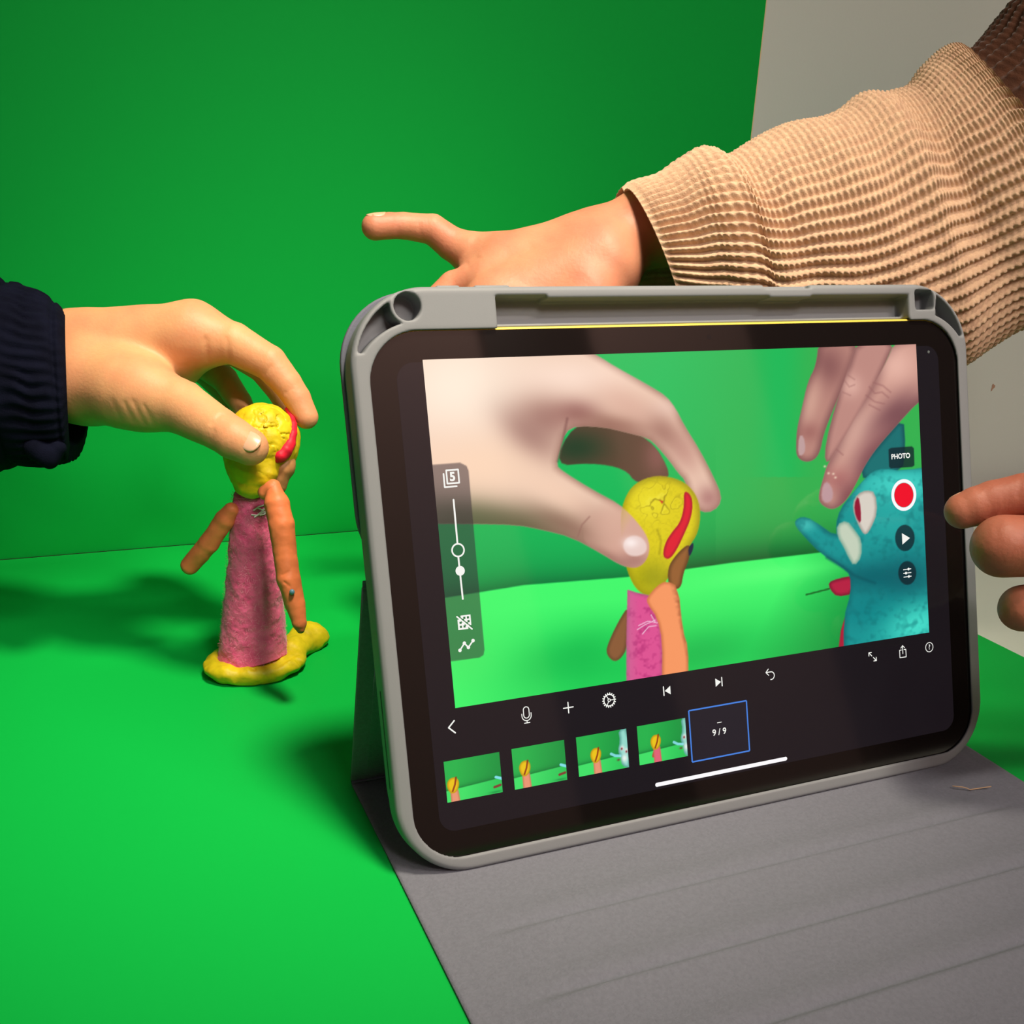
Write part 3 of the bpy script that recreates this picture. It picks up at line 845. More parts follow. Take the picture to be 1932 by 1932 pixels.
fold = TO + EV * 97 - EN * 11.6
hinge = np.array([0, 67.0, 1.5])
fl_dir = hinge - fold; fl_len = np.linalg.norm(fl_dir); fl_dir /= fl_len
fl_n = np.array([0, -fl_dir[2], fl_dir[1]]); fl_n /= np.linalg.norm(fl_n)
if fl_n[1] > 0:
    fl_n = -fl_n


def slab(name, path, th, x0, x1, mt, parent, nx=2, ripple=None):
    """a sheet of thickness th following a path of (point, normal) across the case's width"""
    V = []; n = len(path)
    xs = np.linspace(x0, x1, nx)
    for side in (0, 1):
        for (p, nn) in path:
            for x in xs:
                h = ripple(x, p[1]) if (ripple is not None and side == 0) else 0
                V.append((x, p[1] + nn[1] * (h - side * th), p[2] + nn[2] * (h - side * th)))
    V = to_case(V)
    g = grid_faces(nx, n)
    Fc = [tuple(q) for q in g] + [tuple(reversed(q + n * nx)) for q in g]
    b = n * nx
    for j in range(n - 1):
        Fc.append((j * nx, (j + 1) * nx, b + (j + 1) * nx, b + j * nx))
        k = nx - 1; Fc.append((j * nx + k, b + j * nx + k, b + (j + 1) * nx + k, (j + 1) * nx + k))
    for i in range(nx - 1):
        Fc.append((i, b + i, b + i + 1, i + 1)); k = (n - 1) * nx
        Fc.append((k + i, k + i + 1, b + k + i + 1, b + k + i))
    o = mesh(name, V, Fc, mt, parent, smooth=True)
    bm = bmesh.new(); bm.from_mesh(o.data); bmesh.ops.recalc_face_normals(bm, faces=bm.faces); bm.to_mesh(o.data); bm.free()
    return o


CW = 128.7
slab('stand_flap', [(fold + fl_dir * t, fl_n) for t in np.linspace(2, fl_len + .6, 12)], 2.0, -CW, CW, M_FOLIO, case, 6)
slab('flap_panel', [(fold + fl_dir * t, fl_n) for t in (9, fl_len - 7)], .7, -CW + 6, CW - 6, M_FOLIO, case, 2, ripple=lambda x, y: .55)


def ripple(x, y):
    # three long shallow grooves pressed into the microfibre, ending short of the edges
    e = np.clip((118 - abs(x + 0)) / 34, 0, 1); e = e * e * (3 - 2 * e)
    h = 0
    for yc in (-36.5, -68, -99.5):
        d = y - yc
        h += 2.2 * (math.exp(d / 11.0) if d < 0 else math.exp(-(d / 2.2) ** 2)) + .8 * math.exp(-((d - 9) / 5.0) ** 2) - 1.0 * math.exp(-((d - 3.0) / 1.8) ** 2)
    edge = -.35 * math.exp(-((abs(x) - 122.5) / .9) ** 2)
    return h * e + edge


ys = np.concatenate([[66.5, 66, 60, 50, 40, 30, 20, 10, 0], np.arange(-4, -128, -1.0), [-129.5, -130]])
slab('floor_cover', [(np.array([0, y, 1.2]), np.array([0, 0, 1.0])) for y in ys], 1.15, -CW, CW, M_FOLIO, case, 180, ripple=ripple)
hp = [(hinge + np.array([0, 2.1 * math.cos(a) - .6, 1.0 * math.sin(a) + .2 - .6]), np.array([0, math.cos(a), math.sin(a)])) for a in np.linspace(-1.4, 1.9, 8)]
slab('hinge', hp, .8, -CW, CW, M_FOLIO_OUT, case, 2)
fp = [(fold + np.array([0, 1.6 * math.cos(a), 1.8 * math.sin(a)]), np.array([0, math.cos(a), math.sin(a)])) for a in np.linspace(-1.2, 1.4, 8)]
slab('fold_hinge', fp, .8, -CW, CW, M_FOLIO_OUT, case, 2)

# ------------------------------------------------------------------ clay figure
M_YCLAY = mat('yellow_clay', (0.68, 0.52, 0.008), .5, .35, var=.25, vscale=160, bump=.35, bscale=260, bdist=.0008)
M_RCLAY = mat('red_clay', (0.70, 0.012, 0.035), .5, .25, var=.3, vscale=200, bump=.2, bscale=300)
M_OCLAY = mat('orange_clay', (0.80, 0.215, 0.075), .5, .35, var=.22, vscale=110, bump=.3, bscale=240, bdist=.0008)
M_TAN = mat('tan_clay', (0.42, 0.20, 0.07), .5, .3, var=.3, vscale=200, bump=.2, bscale=300)
M_FELT = mat('pink_felt', (0.92, 0.155, 0.34), 1.0, .05, rgb2=(0.78, 0.09, 0.25), vscale=170, bump=.5, bscale=420, bdist=.0010, sheen=.3)
M_FUZZ = mat('pink_fuzz', (0.95, 0.32, 0.50), 1.0, .05)
M_THREAD = mat('white_thread', (0.92, 0.80, 0.86), .9, .1)
M_PIN = mat('blue_pin_head', (0.10, 0.24, 0.34), .35, .5)

DY = 183.0                       # the figure stands on this line of the table
fb = aty(480, 1240, DY)
doll = empty('clay_figure', Matrix.Translation((fb[0] * MM, DY * MM, 0)))
tag(doll, 'clay doll with yellow hair, red band, pink felt dress and yellow clay foot', 'clay figure')
DO = np.array([fb[0], DY, 0.0])


def dmesh(name, V, Q, mt, smooth=True, parent=None):
    return mesh(name, np.asarray(V) - DO, Q, mt, parent or doll, smooth)


# base
b0 = atz(470, 1258, 2); b1 = atz(590, 1215, 3)
def base_fn(P):
    a = ellipsoid(P, (DO[0] - .6, DO[1] - 1.5, 2.5), (21.5, 16.5, 7.5))
    b = cone(P, (DO[0] + 8, DO[1] - 5, 3.6), (b1[0] - 2, b1[1] + 4, 4.6), 7, 7.6)
    c = ellipsoid(P, (b1[0] - .5, b1[1] + 5, 4.0), (9.5, 8.0, 7.2))
    rimr = np.hypot((P[..., 0] - DO[0]) / 20.0, (P[..., 1] - DO[1] + 1.5) / 15.0) - 1
    d = np.hypot(rimr * 15.5, P[..., 2] - 4.8) - 3.6
    f = smin(smin(smin(a, b, 4), c, 4), d, 3)
    f = f + vnoise(P, 6.0) * .8 + vnoise(P + 31, 2.2) * .3
    g = segdist(P, atz(478, 1262, 8), atz(492, 1284, 2)); f = f + 1.6 * np.exp(-(g / 1.3) ** 2)
    g = segdist(P, atz(560, 1240, 9), atz(572, 1262, 3)); f = f + 1.3 * np.exp(-(g / 1.2) ** 2)
    g = segdist(P, atz(520, 1258, 8), atz(560, 1235, 8)); f = f + .9 * np.exp(-(g / 1.2) ** 2)
    g = segdist(P, atz(405, 1240, 8), atz(425, 1250, 7)); f = f + .7 * np.exp(-(g / .9) ** 2)
    return smax(f, .15 - P[..., 2], .8)


V, Q = sdf_mesh(base_fn, (DO[0] - 28, DO[1] - 24, -1), (DO[0] + 50, DO[1] + 34, 16), .7)
dmesh('foot', V, Q, M_YCLAY)

# dress: a felt cone, slightly irregular
def zat(x, y):
    return aty(x, y, DY)


zt = zat(480, 930)[2]; zb = zat(480, 1243)[2] + 2.6
rt, rb = 9.6, 16.4
cxt, cxb = zat(481, 930)[0], zat(478, 1240)[0]
nu, nv = 160, 150
th_ = np.linspace(0, 2 * math.pi, nu, endpoint=False); tt = np.linspace(0, 1, nv)
T, A = np.meshgrid(tt, th_, indexing='ij')
rad = rb + (rt - rb) * (T ** .82)
X = cxb + (cxt - cxb) * T + rad * np.cos(A); Yv = DY + rad * np.sin(A) * .92; Z = zb + (zt - zb) * T
Z = Z - (1 - T) ** 6 * (1.4 * np.sin(A * 2 + .6))
Pd = np.stack([X, Yv, Z], -1)
dsp = vnoise(Pd, 5.0) * .42 + vnoise(Pd + 17, 2.0) * .2 + vnoise(Pd + 5, .9) * .08
Pd[..., 0] += np.cos(A) * dsp; Pd[..., 1] += np.sin(A) * dsp
inner = Pd[0].copy(); inner[:, 0] = cxb + (inner[:, 0] - cxb) * .9; inner[:, 1] = DY + (inner[:, 1] - DY) * .9
cap = np.tile(np.array([[cxt, DY, zt]]), (nu, 1))
Pall = np.concatenate([inner[None], Pd, (Pd[-1] * .3 + cap * .7)[None]], 0)
dress = dmesh('dress', Pall.reshape(-1, 3), grid_faces(nu, nv + 2, True), M_FELT)
# loose felt fibres
rs = np.random.RandomState(3)
n = 3600; Vf = []; Ff = []
for i in range(n):
    t = rs.rand(); a = rs.rand() * 2 * math.pi
    r = rb + (rt - rb) * t ** .82
    p = np.array([cxb + (cxt - cxb) * t + r * math.cos(a), DY + r * math.sin(a) * .92, zb + (zt - zb) * t])
    nrm = np.array([math.cos(a), math.sin(a), .15])
    tan = np.array([-math.sin(a), math.cos(a), 0]) * rs.randn() + np.array([0, 0, 1]) * rs.randn()
    tan /= np.linalg.norm(tan) + 1e-6
    L = 1.0 + rs.rand() * 2.0
    q1 = p + nrm * (.35 + .4 * rs.rand()) + tan * L * .5; q2 = p + nrm * (.3 + .9 * rs.rand()) + tan * L
    s = np.cross(nrm, tan); s = s / (np.linalg.norm(s) + 1e-6) * .05
    b = len(Vf); Vf += [p - s, p + s, q1 + s, q1 - s, q2]
    Ff += [(b, b + 1, b + 2, b + 3), (b + 3, b + 2, b + 4)]
fz = mesh('felt_fuzz', np.array(Vf) - DO, Ff, M_FUZZ, doll); fz['kind'] = 'stuff'

# head
HD = 462.0
hc = atd(495, 836, HD)
def head_fn(P):
    f = ellipsoid(P, hc, (15.6, 15.2, 17.6))
    f = smin(f, ellipsoid(P, atd(470, 868, HD - 3), (10.5, 11, 14)), 5)
    f = smin(f, cone(P, atd(478, 890, HD - 3), atd(472, 912, HD - 2), 9, 6.6), 4)
    f = smin(f, cone(P, atd(508, 895, HD - 6), atd(506, 905, HD - 6), 4.2, 3), 3)
    f = smin(f, cone(P, atd(545, 820, HD + 2), atd(548, 840, HD + 3), 4.5, 3.5), 3)
    f = f + vnoise(P, 7) * .6 + vnoise(P + 11, 2.6) * .28
    n_ = vnoise(P + 40, 5.5) + .55 * vnoise(P + 7, 2.6)                # pressed wrinkles in the clay, deepest on the crown
    msk = np.exp(-((P - atd(515, 802, HD - 14).astype(np.float32)) ** 2).sum(-1) / 130.0)
    f = f + (.95 * msk + .10) * np.exp(-(n_ / .085) ** 2)
    n_ = vnoise(P + 90, 4.0)
    f = f + .8 * msk * np.exp(-(n_ / .06) ** 2)
    for x0, y0, x1, y1 in ((508, 872, 514, 892), (500, 896, 520, 880), (523, 900, 512, 912)):
        f = f + .9 * np.exp(-(segdist(P, atd(x0, y0, HD - 13), atd(x1, y1, HD - 12)) / 1.1) ** 2)
    return f


V, Q = sdf_mesh(head_fn, hc - 26, hc + 26, .5)
dmesh('head', V, Q, M_YCLAY)


def front_of(fn, x, y, d0=430, d1=500, off=0.0):
    ds = np.linspace(d0, d1, 300); P = np.array([atd(x, y, d) for d in ds], np.float32)
    s = np.where(fn(P) < 0)[0]
    return atd(x, y, (ds[s[0]] if len(s) else HD) + off)


# face, neck
fc = [atd(539, 878, HD - 1), atd(547, 866, HD + 3), atd(530, 888, HD - 1)]
def face_fn(P):
    f = smin(cone(P, fc[0], fc[1], 4.4, 2.6), cone(P, fc[2], atd(523, 915, HD), 4.6, 4.2), 3)
    f = smin(f, cone(P, atd(545, 884, HD), atd(541, 880, HD + 1), 2.2, 2.2), 1.5)
    return f + vnoise(P, 3) * .3
V, Q = sdf_mesh(face_fn, fc[0] - 18, fc[0] + 18, .5)
dmesh('face', V, Q, M_TAN)

# red hair band: leaf-shaped strip hugging the head
bp = [(541, 772), (549, 784), (553, 800), (552, 818), (547, 836), (538, 850), (529, 860), (523, 868)]
br = [1.0, 1.4, 1.7, 1.9, 2.5, 3.2, 3.0, 1.4]
bpts = [front_of(head_fn, x, y, off=.8) for x, y in bp]
def band_fn(P):
    return chain(P, bpts, br, 1.2) + vnoise(P, 2.5) * .2
bl = np.min(bpts, 0) - 5; bh = np.max(bpts, 0) + 5
V, Q = sdf_mesh(band_fn, bl, bh, .4)
dmesh('hair_band', V, Q, M_RCLAY)


def clay_arm(name, pts, rad, cr=()):
    def fn(P):
        f = chain(P, pts, rad, 2.5) + vnoise(P, 6) * .35 + vnoise(P + 9, 2.4) * .10
        for a, b, dp, w_ in cr:
            f = f + dp * np.exp(-(segdist(P, a, b) / w_) ** 2)
        return f
    lo, hi = np.min(pts, 0) - 8, np.max(pts, 0) + 8
    V, Q = sdf_mesh(fn, lo, hi, .5)
    return dmesh(name, V, Q, M_OCLAY)


AD = 450.0
clay_arm('arm', [atd(516, 918, AD), atd(522, 950, AD - 1), atd(531, 990, AD - 1), atd(537, 1040, AD - 1), atd(545, 1095, AD - 1), atd(556, 1140, AD), atd(565, 1176, AD), atd(567, 1187, AD)],
         [3.2, 5.4, 5.6, 4.9, 5.0, 4.3, 3.2, 1.8],
         [(atd(532, 1085, AD - 6), atd(546, 1078, AD - 6), .5, .5), (atd(536, 1098, AD - 6), atd(546, 1106, AD - 6), .5, .5), (atd(556, 1165, AD - 5), atd(562, 1186, AD - 5), .9, .7), (atd(500, 935, AD - 5), atd(508, 925, AD - 5), .7, .7), (atd(564, 1178, AD - 4), atd(576, 1172, AD - 4), .8, .6)])
sh_ = clay_arm('shoulder', [atd(500, 930, AD + 1), atd(514, 922, AD), atd(520, 945, AD)], [3.2, 3.6, 3.0])
clay_arm('arm', [atd(436, 962, HD + 2), atd(424, 980, HD + 4), atd(394, 1026, HD + 10), atd(359, 1066, HD + 16)], [3.4, 4.3, 4.6, 4.4],
         [(atd(392, 1010, HD + 5), atd(404, 1016, HD + 5), .4, .5)])


def tube(name, pts, r, mt, parent, off=DO, n=6):
    pts = [np.asarray(p, float) for p in pts]; V = []
    for i, p in enumerate(pts):
        t = pts[min(i + 1, len(pts) - 1)] - pts[max(i - 1, 0)]; t /= np.linalg.norm(t) + 1e-9
        a = np.cross(t, [0.3, .1, .9]); a /= np.linalg.norm(a) + 1e-9; b = np.cross(t, a)
        for k in range(n):
            an = 2 * math.pi * k / n; V.append(p + r * (a * math.cos(an) + b * math.sin(an)))
    return mesh(name, np.array(V) - off, grid_faces(n, len(pts), True), mt, parent)


def dress_front(x, y, off=.8):
    r = ray(x, y); best = None
    for d in np.linspace(430, 480, 400):
        p = CAM + r * d; t = (p[2] - zb) / (zt - zb)
        if 0 <= t <= 1:
            rr_ = rb + (rt - rb) * t ** .82
            if np.hypot(p[0] - cxb - (cxt - cxb) * t, (p[1] - DY) / .92) < rr_ + off:
                return p
    return CAM + r * 450


for pts in ([(478, 963), (488, 956), (498, 953), (508, 950)], [(474, 971), (486, 972), (497, 966), (509, 965)], [(480, 976), (490, 968), (500, 960), (507, 952)], [(485, 958), (495, 962), (503, 957), (506, 966)], [(490, 972), (499, 970), (508, 958)]):
    tube('thread', [dress_front(x, y) for x, y in pts], .36, M_THREAD, doll)
V, Q = sdf_mesh(lambda P: ellipsoid(P, atd(551, 1117, AD - 6), (1.15, 1.15, 1.3)), atd(551, 1117, AD - 6) - 2.5, atd(551, 1117, AD - 6) + 2.5, .3)
dmesh('pin', V, Q, M_PIN)

# ------------------------------------------------------------------ hands
def skin_mat(name, c1, c2):
    return mat(name, c1, .5, .35, rgb2=c2, vscale=45, bump=.28, bscale=700, bdist=.0005, sss=.25)


M_SKIN_A = skin_mat('skin_pinching_hand', (0.70, 0.36, 0.17), (0.64, 0.28, 0.14))
M_SKIN_B = skin_mat('skin_reaching_hand', (0.63, 0.275, 0.155), (0.55, 0.205, 0.12))
M_SKIN_C = skin_mat('shaded_skin_pointing_hand', (0.47, 0.165, 0.10), (0.38, 0.115, 0.07))  # shade over this hand is put into its darker base colour
M_NAIL = mat('fingernail', (0.72, 0.40, 0.26), .28, .5, sss=.2)


def nail(parent, off, tip, axis, normal, r, length, half_w=52, lift=.25, back=.35):
    """curved plate on the finger end: tip = centre of the finger's end ball"""
    tip = np.asarray(tip, float); axis = axis / np.linalg.norm(axis)
    normal = normal - (normal @ axis) * axis; normal /= np.linalg.norm(normal)
    side = np.cross(axis, normal)
    V = []; nu_, nv_ = 15, 12
    for layer in (0, 1):
        for j in range(nv_):
            v = j / (nv_ - 1)
            wv = half_w * max(.05, 1 - abs(2 * v - 1) ** 3.2) ** .5 * (1 - .0 * v)
            for i in range(nu_):
                a = math.radians(wv * (2 * i / (nu_ - 1) - 1))
                R_ = (r + lift - layer * .7 - (.25 if (i in (0, nu_ - 1)) else 0))
                drop = 1 - .10 * max(0, v - .45) ** 2 / .3
                V.append(tip + axis * ((v - back) * length) + (normal * math.cos(a) + side * math.sin(a)) * R_ * drop)
    g = grid_faces(nu_, nv_)
    b = nu_ * nv_
    Fc = [tuple(q) for q in g] + [tuple(reversed(q + b)) for q in g]
    per = [i for i in range(nu_)] + [j * nu_ + nu_ - 1 for j in range(1, nv_)] + [(nv_ - 1) * nu_ + i for i in range(nu_ - 2, -1, -1)] + [j * nu_ for j in range(nv_ - 2, 0, -1)]
    for k in range(len(per)):
        p, q = per[k], per[(k + 1) % len(per)]; Fc.append((p, p + b, q + b, q))
    return mesh('fingernail', np.array(V) - off, Fc, M_NAIL, parent)


def J(x, y, d):
    return atd(x, y, d)


def creases(P, f, lines):
    for (x0, y0), (x1, y1), d, dp, w_ in lines:
        a, b = atd(x0, y0, d), atd(x1, y1, d)
        dirc = ray((x0 + x1) / 2, (y0 + y1) / 2); dirc /= np.linalg.norm(dirc)
        q = P - a.astype(np.float32); ab = b - a
        z = q @ dirc.astype(np.float32)
        q = q - z[..., None] * dirc.astype(np.float32)
        ab = ab - (ab @ dirc) * dirc
        t = np.clip((q @ ab.astype(np.float32)) / float(ab @ ab), 0, 1)
        dd = ((q - t[..., None] * ab.astype(np.float32)) ** 2).sum(-1)
        f = f + dp * np.exp(-dd / (w_ * w_)) * np.exp(-(z / 9.0) ** 2)
    return f


# --- left hand pinching the doll's head
K = 462 / F                                         # mm per pixel at the figure
def handA(P):
    c = lambda a, b, ra, rb_: cone(P, J(*a), J(*b), ra * K, rb_ * K)
    wr = smin(c((-60, 668, 470), (160, 660, 470), 72, 68), c((-60, 722, 466), (170, 722, 464), 76, 70), 8)
    palm = smin(wr, c((150, 654, 470), (362, 632, 466), 68, 61), 6)
    palm = smin(palm, c((170, 715, 464), (330, 680, 474), 70, 54), 8)
    palm = smin(palm, c((180, 695, 478), (345, 662, 492), 62, 42), 8)
    palm = smin(palm, c((170, 725, 462), (262, 742, 452), 68, 60), 8)
    thumb_ = chain(P, [J(240, 735, 454), J(340, 766, 448), J(412, 808, 440), J(440, 827, 438), J(471, 843, 437)], [64 * K, 50 * K, 38.5 * K, 37 * K, 33 * K], 3)
    idx_ = chain(P, [J(368, 634, 466), J(440, 648, 463), J(507, 684, 462), J(541, 724, 463), J(560, 752, 464), J(577, 786, 465)], [58 * K, 40 * K, 34.5 * K, 28.5 * K, 27 * K, 24 * K], 2.2)
    mid_ = chain(P, [J(366, 642, 486), J(440, 655, 486), J(497, 694, 484), J(528, 735, 484), J(548, 776, 483)], [50 * K, 36 * K, 30 * K, 26 * K, 22 * K], 2)
    rin_ = chain(P, [J(352, 660, 502), J(392, 688, 504), J(424, 716, 502), J(452, 758, 496), J(470, 792, 490)], [44 * K, 32 * K, 28 * K, 25 * K, 21 * K], 2)
    lit_ = chain(P, [J(340, 675, 514), J(385, 702, 520), J(415, 735, 517), J(440, 770, 511), J(455, 795, 506)], [36 * K, 26 * K, 22 * K, 20 * K, 18 * K], 2)
    f = smin(palm, thumb_, 9)
    f = smin(f, idx_, 7)
    fing = smin(mid_, rin_, .8); fing = smin(fing, lit_, .8)
    f = smin(f, fing, 3)
    f = f + .35 * vnoise(P, 14)
    f = creases(P, f, [((398, 800), (418, 782), 430, .45, .5), ((404, 812), (398, 832), 430, .35, .6), ((235, 760), (252, 796), 436, .4, .9), ((252, 758), (272, 800), 436, .45, .9), ((272, 766), (292, 804), 436, .4, .9),
                       ((212, 756), (228, 794), 436, .3, .9), ((360, 716), (352, 690), 452, .8, 1.2), ((388, 640), (392, 680), 452, .55, 1.3), ((428, 640), (432, 680), 452, .45, 1.0), ((500, 706), (512, 690), 452, .4, .8),
                       ((538, 742), (552, 732), 455, .35, .6)])
    # grip: leave the clay head in front of the finger pads
    return smax(f, -(ellipsoid(P, hc, (14.6, 14.2, 16.6))), 1.0)


V, Q = sdf_mesh(handA, atd(200, 690, 470) - np.array([125, 110, 72]), atd(200, 690, 470) + np.array([125, 90, 55]), .8)
O_A = J(150, 690, 470)
pA = mesh('person', V - O_A, Q, M_SKIN_A)
pA.location = O_A * MM
tag(pA, 'hand from the left in a navy sleeve pinching the clay doll by its yellow head', 'person')
ax_t = J(471, 843, 437) - J(425, 817, 439)
nail(pA, O_A, J(474, 845, 437), ax_t, -ray(474, 845) * 1.0 + ROT[0] * .35 - ROT[1] * .15, 33.5 * K, 9.5, 36, lift=.12, back=.40)

def sleeve_grid(secs, ns, na, depth_ratio, disp=None, along=None):
    """secs: list of (top pixel, bottom pixel, depth); returns grid of points ns x na with centre line"""
    T = np.array([atd(*s[0], s[2] + (s[3] if len(s) > 3 else 0)) for s in secs]); B = np.array([atd(*s[1], s[2] - (s[3] if len(s) > 3 else 0)) for s in secs])
    C = (T + B) / 2; H = (T - B) / 2
    L = np.concatenate([[0], np.cumsum(np.linalg.norm(np.diff(C, axis=0), axis=1))])
    s = np.linspace(0, L[-1], ns)
    def cr(A):
        # Catmull-Rom through the sections
        m_ = np.gradient(A, L, axis=0)
        k = np.clip(np.searchsorted(L, s, side='right') - 1, 0, len(L) - 2)
        h = (L[k + 1] - L[k]); t = (s - L[k]) / h; t = t[:, None]; h = h[:, None]
        return ((2 * t**3 - 3 * t**2 + 1) * A[k] + (t**3 - 2 * t**2 + t) * h * m_[k] + (-2 * t**3 + 3 * t**2) * A[k + 1] + (t**3 - t**2) * h * m_[k + 1])
    Cs, Hs = cr(C), cr(H)
    tan = np.gradient(Cs, axis=0); tan /= np.linalg.norm(tan, axis=1)[:, None]
    Wv = np.cross(tan, Hs); Wv /= np.linalg.norm(Wv, axis=1)[:, None]
    Hl = np.linalg.norm(Hs, axis=1)
    a = np.linspace(0, 2 * math.pi, na, endpoint=False)
    rd = depth_ratio * Hl if np.isscalar(depth_ratio) else np.interp(s, L, depth_ratio) * Hl
    P = Cs[:, None] + Hs[:, None] * np.cos(a)[None, :, None] + (Wv * rd[:, None])[:, None] * np.sin(a)[None, :, None]
    N = P - Cs[:, None]; N /= np.linalg.norm(N, axis=2)[..., None]
    return P, N, s, a, Cs


# navy sleeve with gathered cuff
M_NAVY = mat('navy_cotton', (0.0045, 0.0055, 0.015), .9, .06, var=.35, vscale=120, bump=.5, bscale=1600, bdist=.0004)
secs = [((124, 592), (132, 842), 468), ((112, 578), (128, 866), 468), ((92, 562), (116, 872), 468), ((55, 548), (80, 878), 468), ((0, 526), (10, 880), 468), ((-90, 500), (-80, 920), 466), ((-220, 470), (-200, 980), 464), ((-420, 440), (-400, 1040), 462)]
P, N, s, a, Cs = sleeve_grid(secs, 230, 220, .82)
sg, ag = np.meshgrid(s, a, indexing='ij')
cuff = np.exp(-((sg - 13) / 9) ** 2)
gath = np.sin(ag * 46 + 2.2 * vnoise(np.stack([sg, ag * 20, sg * 0], -1), 6)) * cuff * .8
fold = vnoise(np.stack([sg * .8, ag * 9, sg * 0 + 4], -1), 8) * 2.2 * np.clip(sg / 25, 0, 1) + vnoise(np.stack([sg, ag * 24, sg * 0 + 8], -1), 5) * .4
seam = -2.0 * np.exp(-((sg - 27) / 1.4) ** 2) - 1.4 * np.exp(-((sg - 4.2) / .9) ** 2) + .8 * np.exp(-((sg - 31) / 2) ** 2)
P = P + N * (gath + fold + seam)[..., None]
farA = ((P - Cs[:, None]) @ ROT[2]) / 28.0
tA = (Cs[0] - Cs[40]) / np.linalg.norm(Cs[0] - Cs[40])
P = P + (np.clip(-farA, 0, 1.3) * np.exp(-sg / 30) * 11)[..., None] * tA
k_in = 10
inn = Cs[0] + (P[0] - Cs[0]) * np.linspace(.80, .97, k_in)[:, None, None] + (Cs[14] - Cs[0]) * (np.linspace(2.2, 0, k_in) ** 1.0)[:, None, None]
Pall = np.concatenate([inn, P], 0)
slv = mesh('sleeve', Pall.reshape(-1, 3) - O_A, grid_faces(220, 230 + k_in, True)[:, ::-1], M_NAVY, pA)
# loose tab hanging under the cuff
V, Q = sdf_mesh(lambda P: smin(cone(P, J(70, 845, 452), J(92, 862, 452), 5.5, 4.6), cone(P, J(92, 862, 452), J(108, 846, 452), 4.6, 3.6), 2) + vnoise(P, 4) * .4, J(88, 856, 452) - 16, J(88, 856, 452) + 16, .7)
mesh('cuff_tab', V - O_A, Q, M_NAVY, pA)

# --- hand reaching over the tablet from the right
K2 = 490 / F
DB_ = 492.0
def handB(P):
    d = DB_
    c = lambda a_, b_, ra, rb_: cone(P, J(*a_), J(*b_), ra * K2, rb_ * K2)
    wr = smin(c((1420, 424, d), (1225, 428, d), 70, 70), c((1420, 442, d + 6), (1235, 438, d + 9), 64, 60), 6)
    palm = smin(wr, c((1215, 430, d), (1110, 474, d), 69, 66), 6)
    palm = smin(palm, c((1110, 476, d), (955, 501, d), 69, 58), 10)
    palm = smin(palm, c((1140, 500, d - 12), (930, 560, d - 14), 60, 44), 14)
    palm = smin(palm, c((1110, 478, d + 12), (905, 494, d + 10), 58, 36), 9)
    palm = smin(palm, c((1130, 530, d - 2), (960, 600, d - 18), 62, 44), 12)
    lit = chain(P, [J(935, 492, d + 8), J(888, 478, d + 8), J(852, 460, d + 8), J(816, 433, d + 6), J(762, 426, d + 4), J(735, 426, d + 2), J(707, 428, d)], [46 * K2, 40 * K2, 32 * K2, 28.5 * K2, 24.5 * K2, 24 * K2, 25 * K2], 2.5)
    r1 = chain(P, [J(915, 535, d - 4), J(860, 545, d - 2), J(800, 600, d - 4), J(775, 680, d - 4), J(790, 740, d - 4)], [44 * K2, 34 * K2, 31 * K2, 27 * K2, 22 * K2], 2.5)
    r2 = chain(P, [J(935, 575, d - 14), J(880, 600, d - 16), J(830, 660, d - 16), J(815, 740, d - 16), J(830, 795, d - 16)], [42 * K2, 34 * K2, 31 * K2, 27 * K2, 22 * K2], 2.5)
    r3 = chain(P, [J(965, 610, d - 22), J(915, 640, d - 26), J(875, 710, d - 26), J(870, 780, d - 26)], [40 * K2, 33 * K2, 29 * K2, 22 * K2], 2.5)
    th = chain(P, [J(1110, 560, d - 16), J(1040, 640, d - 22), J(980, 710, d - 24), J(940, 770, d - 24)], [58 * K2, 42 * K2, 36 * K2, 28 * K2], 3)
    f = smin(palm, lit, 6)
    fg = smin(smin(r1, r2, .8), r3, .8)
    f = smin(f, fg, 9); f = smin(f, th, 6)
    # knuckle swellings and the tendon furrow
    f = f + .4 * vnoise(P, 16)
    f = creases(P, f, [((898, 452), (858, 498), d - 10, .75, 1.4), ((884, 500), (902, 486), d - 14, .5, 1.2), ((848, 520), (880, 500), d - 12, .5, 1.3), ((1000, 470), (930, 500), d - 16, .5, 3.0), ((790, 420), (796, 452), d - 6, .3, .8), ((748, 412), (752, 446), d - 6, .25, .7)])
    return f


lo = J(930, 590, DB_) - np.array([95, 75, 62]); hi = J(1180, 480, DB_) + np.array([95, 60, 52])
V, Q = sdf_mesh(handB, lo, hi, .95)
O_B = J(1200, 460, DB_)
pB = mesh('person', V - O_B, Q, M_SKIN_B); pB.location = O_B * MM
tag(pB, 'arm in a chunky cream knit sleeve reaching behind the tablet, one finger raised', 'person')
nail(pB, O_B, J(707, 428, DB_), J(707, 428, DB_) - J(740, 426, DB_ + 2), -ROT[1] * 1.0 - ROT[2] * .45, 25 * K2, 9.0, 40, lift=.1, back=.62)

# knitted sleeve
def knit_mat(name, c1, c2):
    return mat(name, c1, .95, .08, rgb2=c2, vscale=260, bump=.45, bscale=1500, bdist=.0006, sheen=.25)


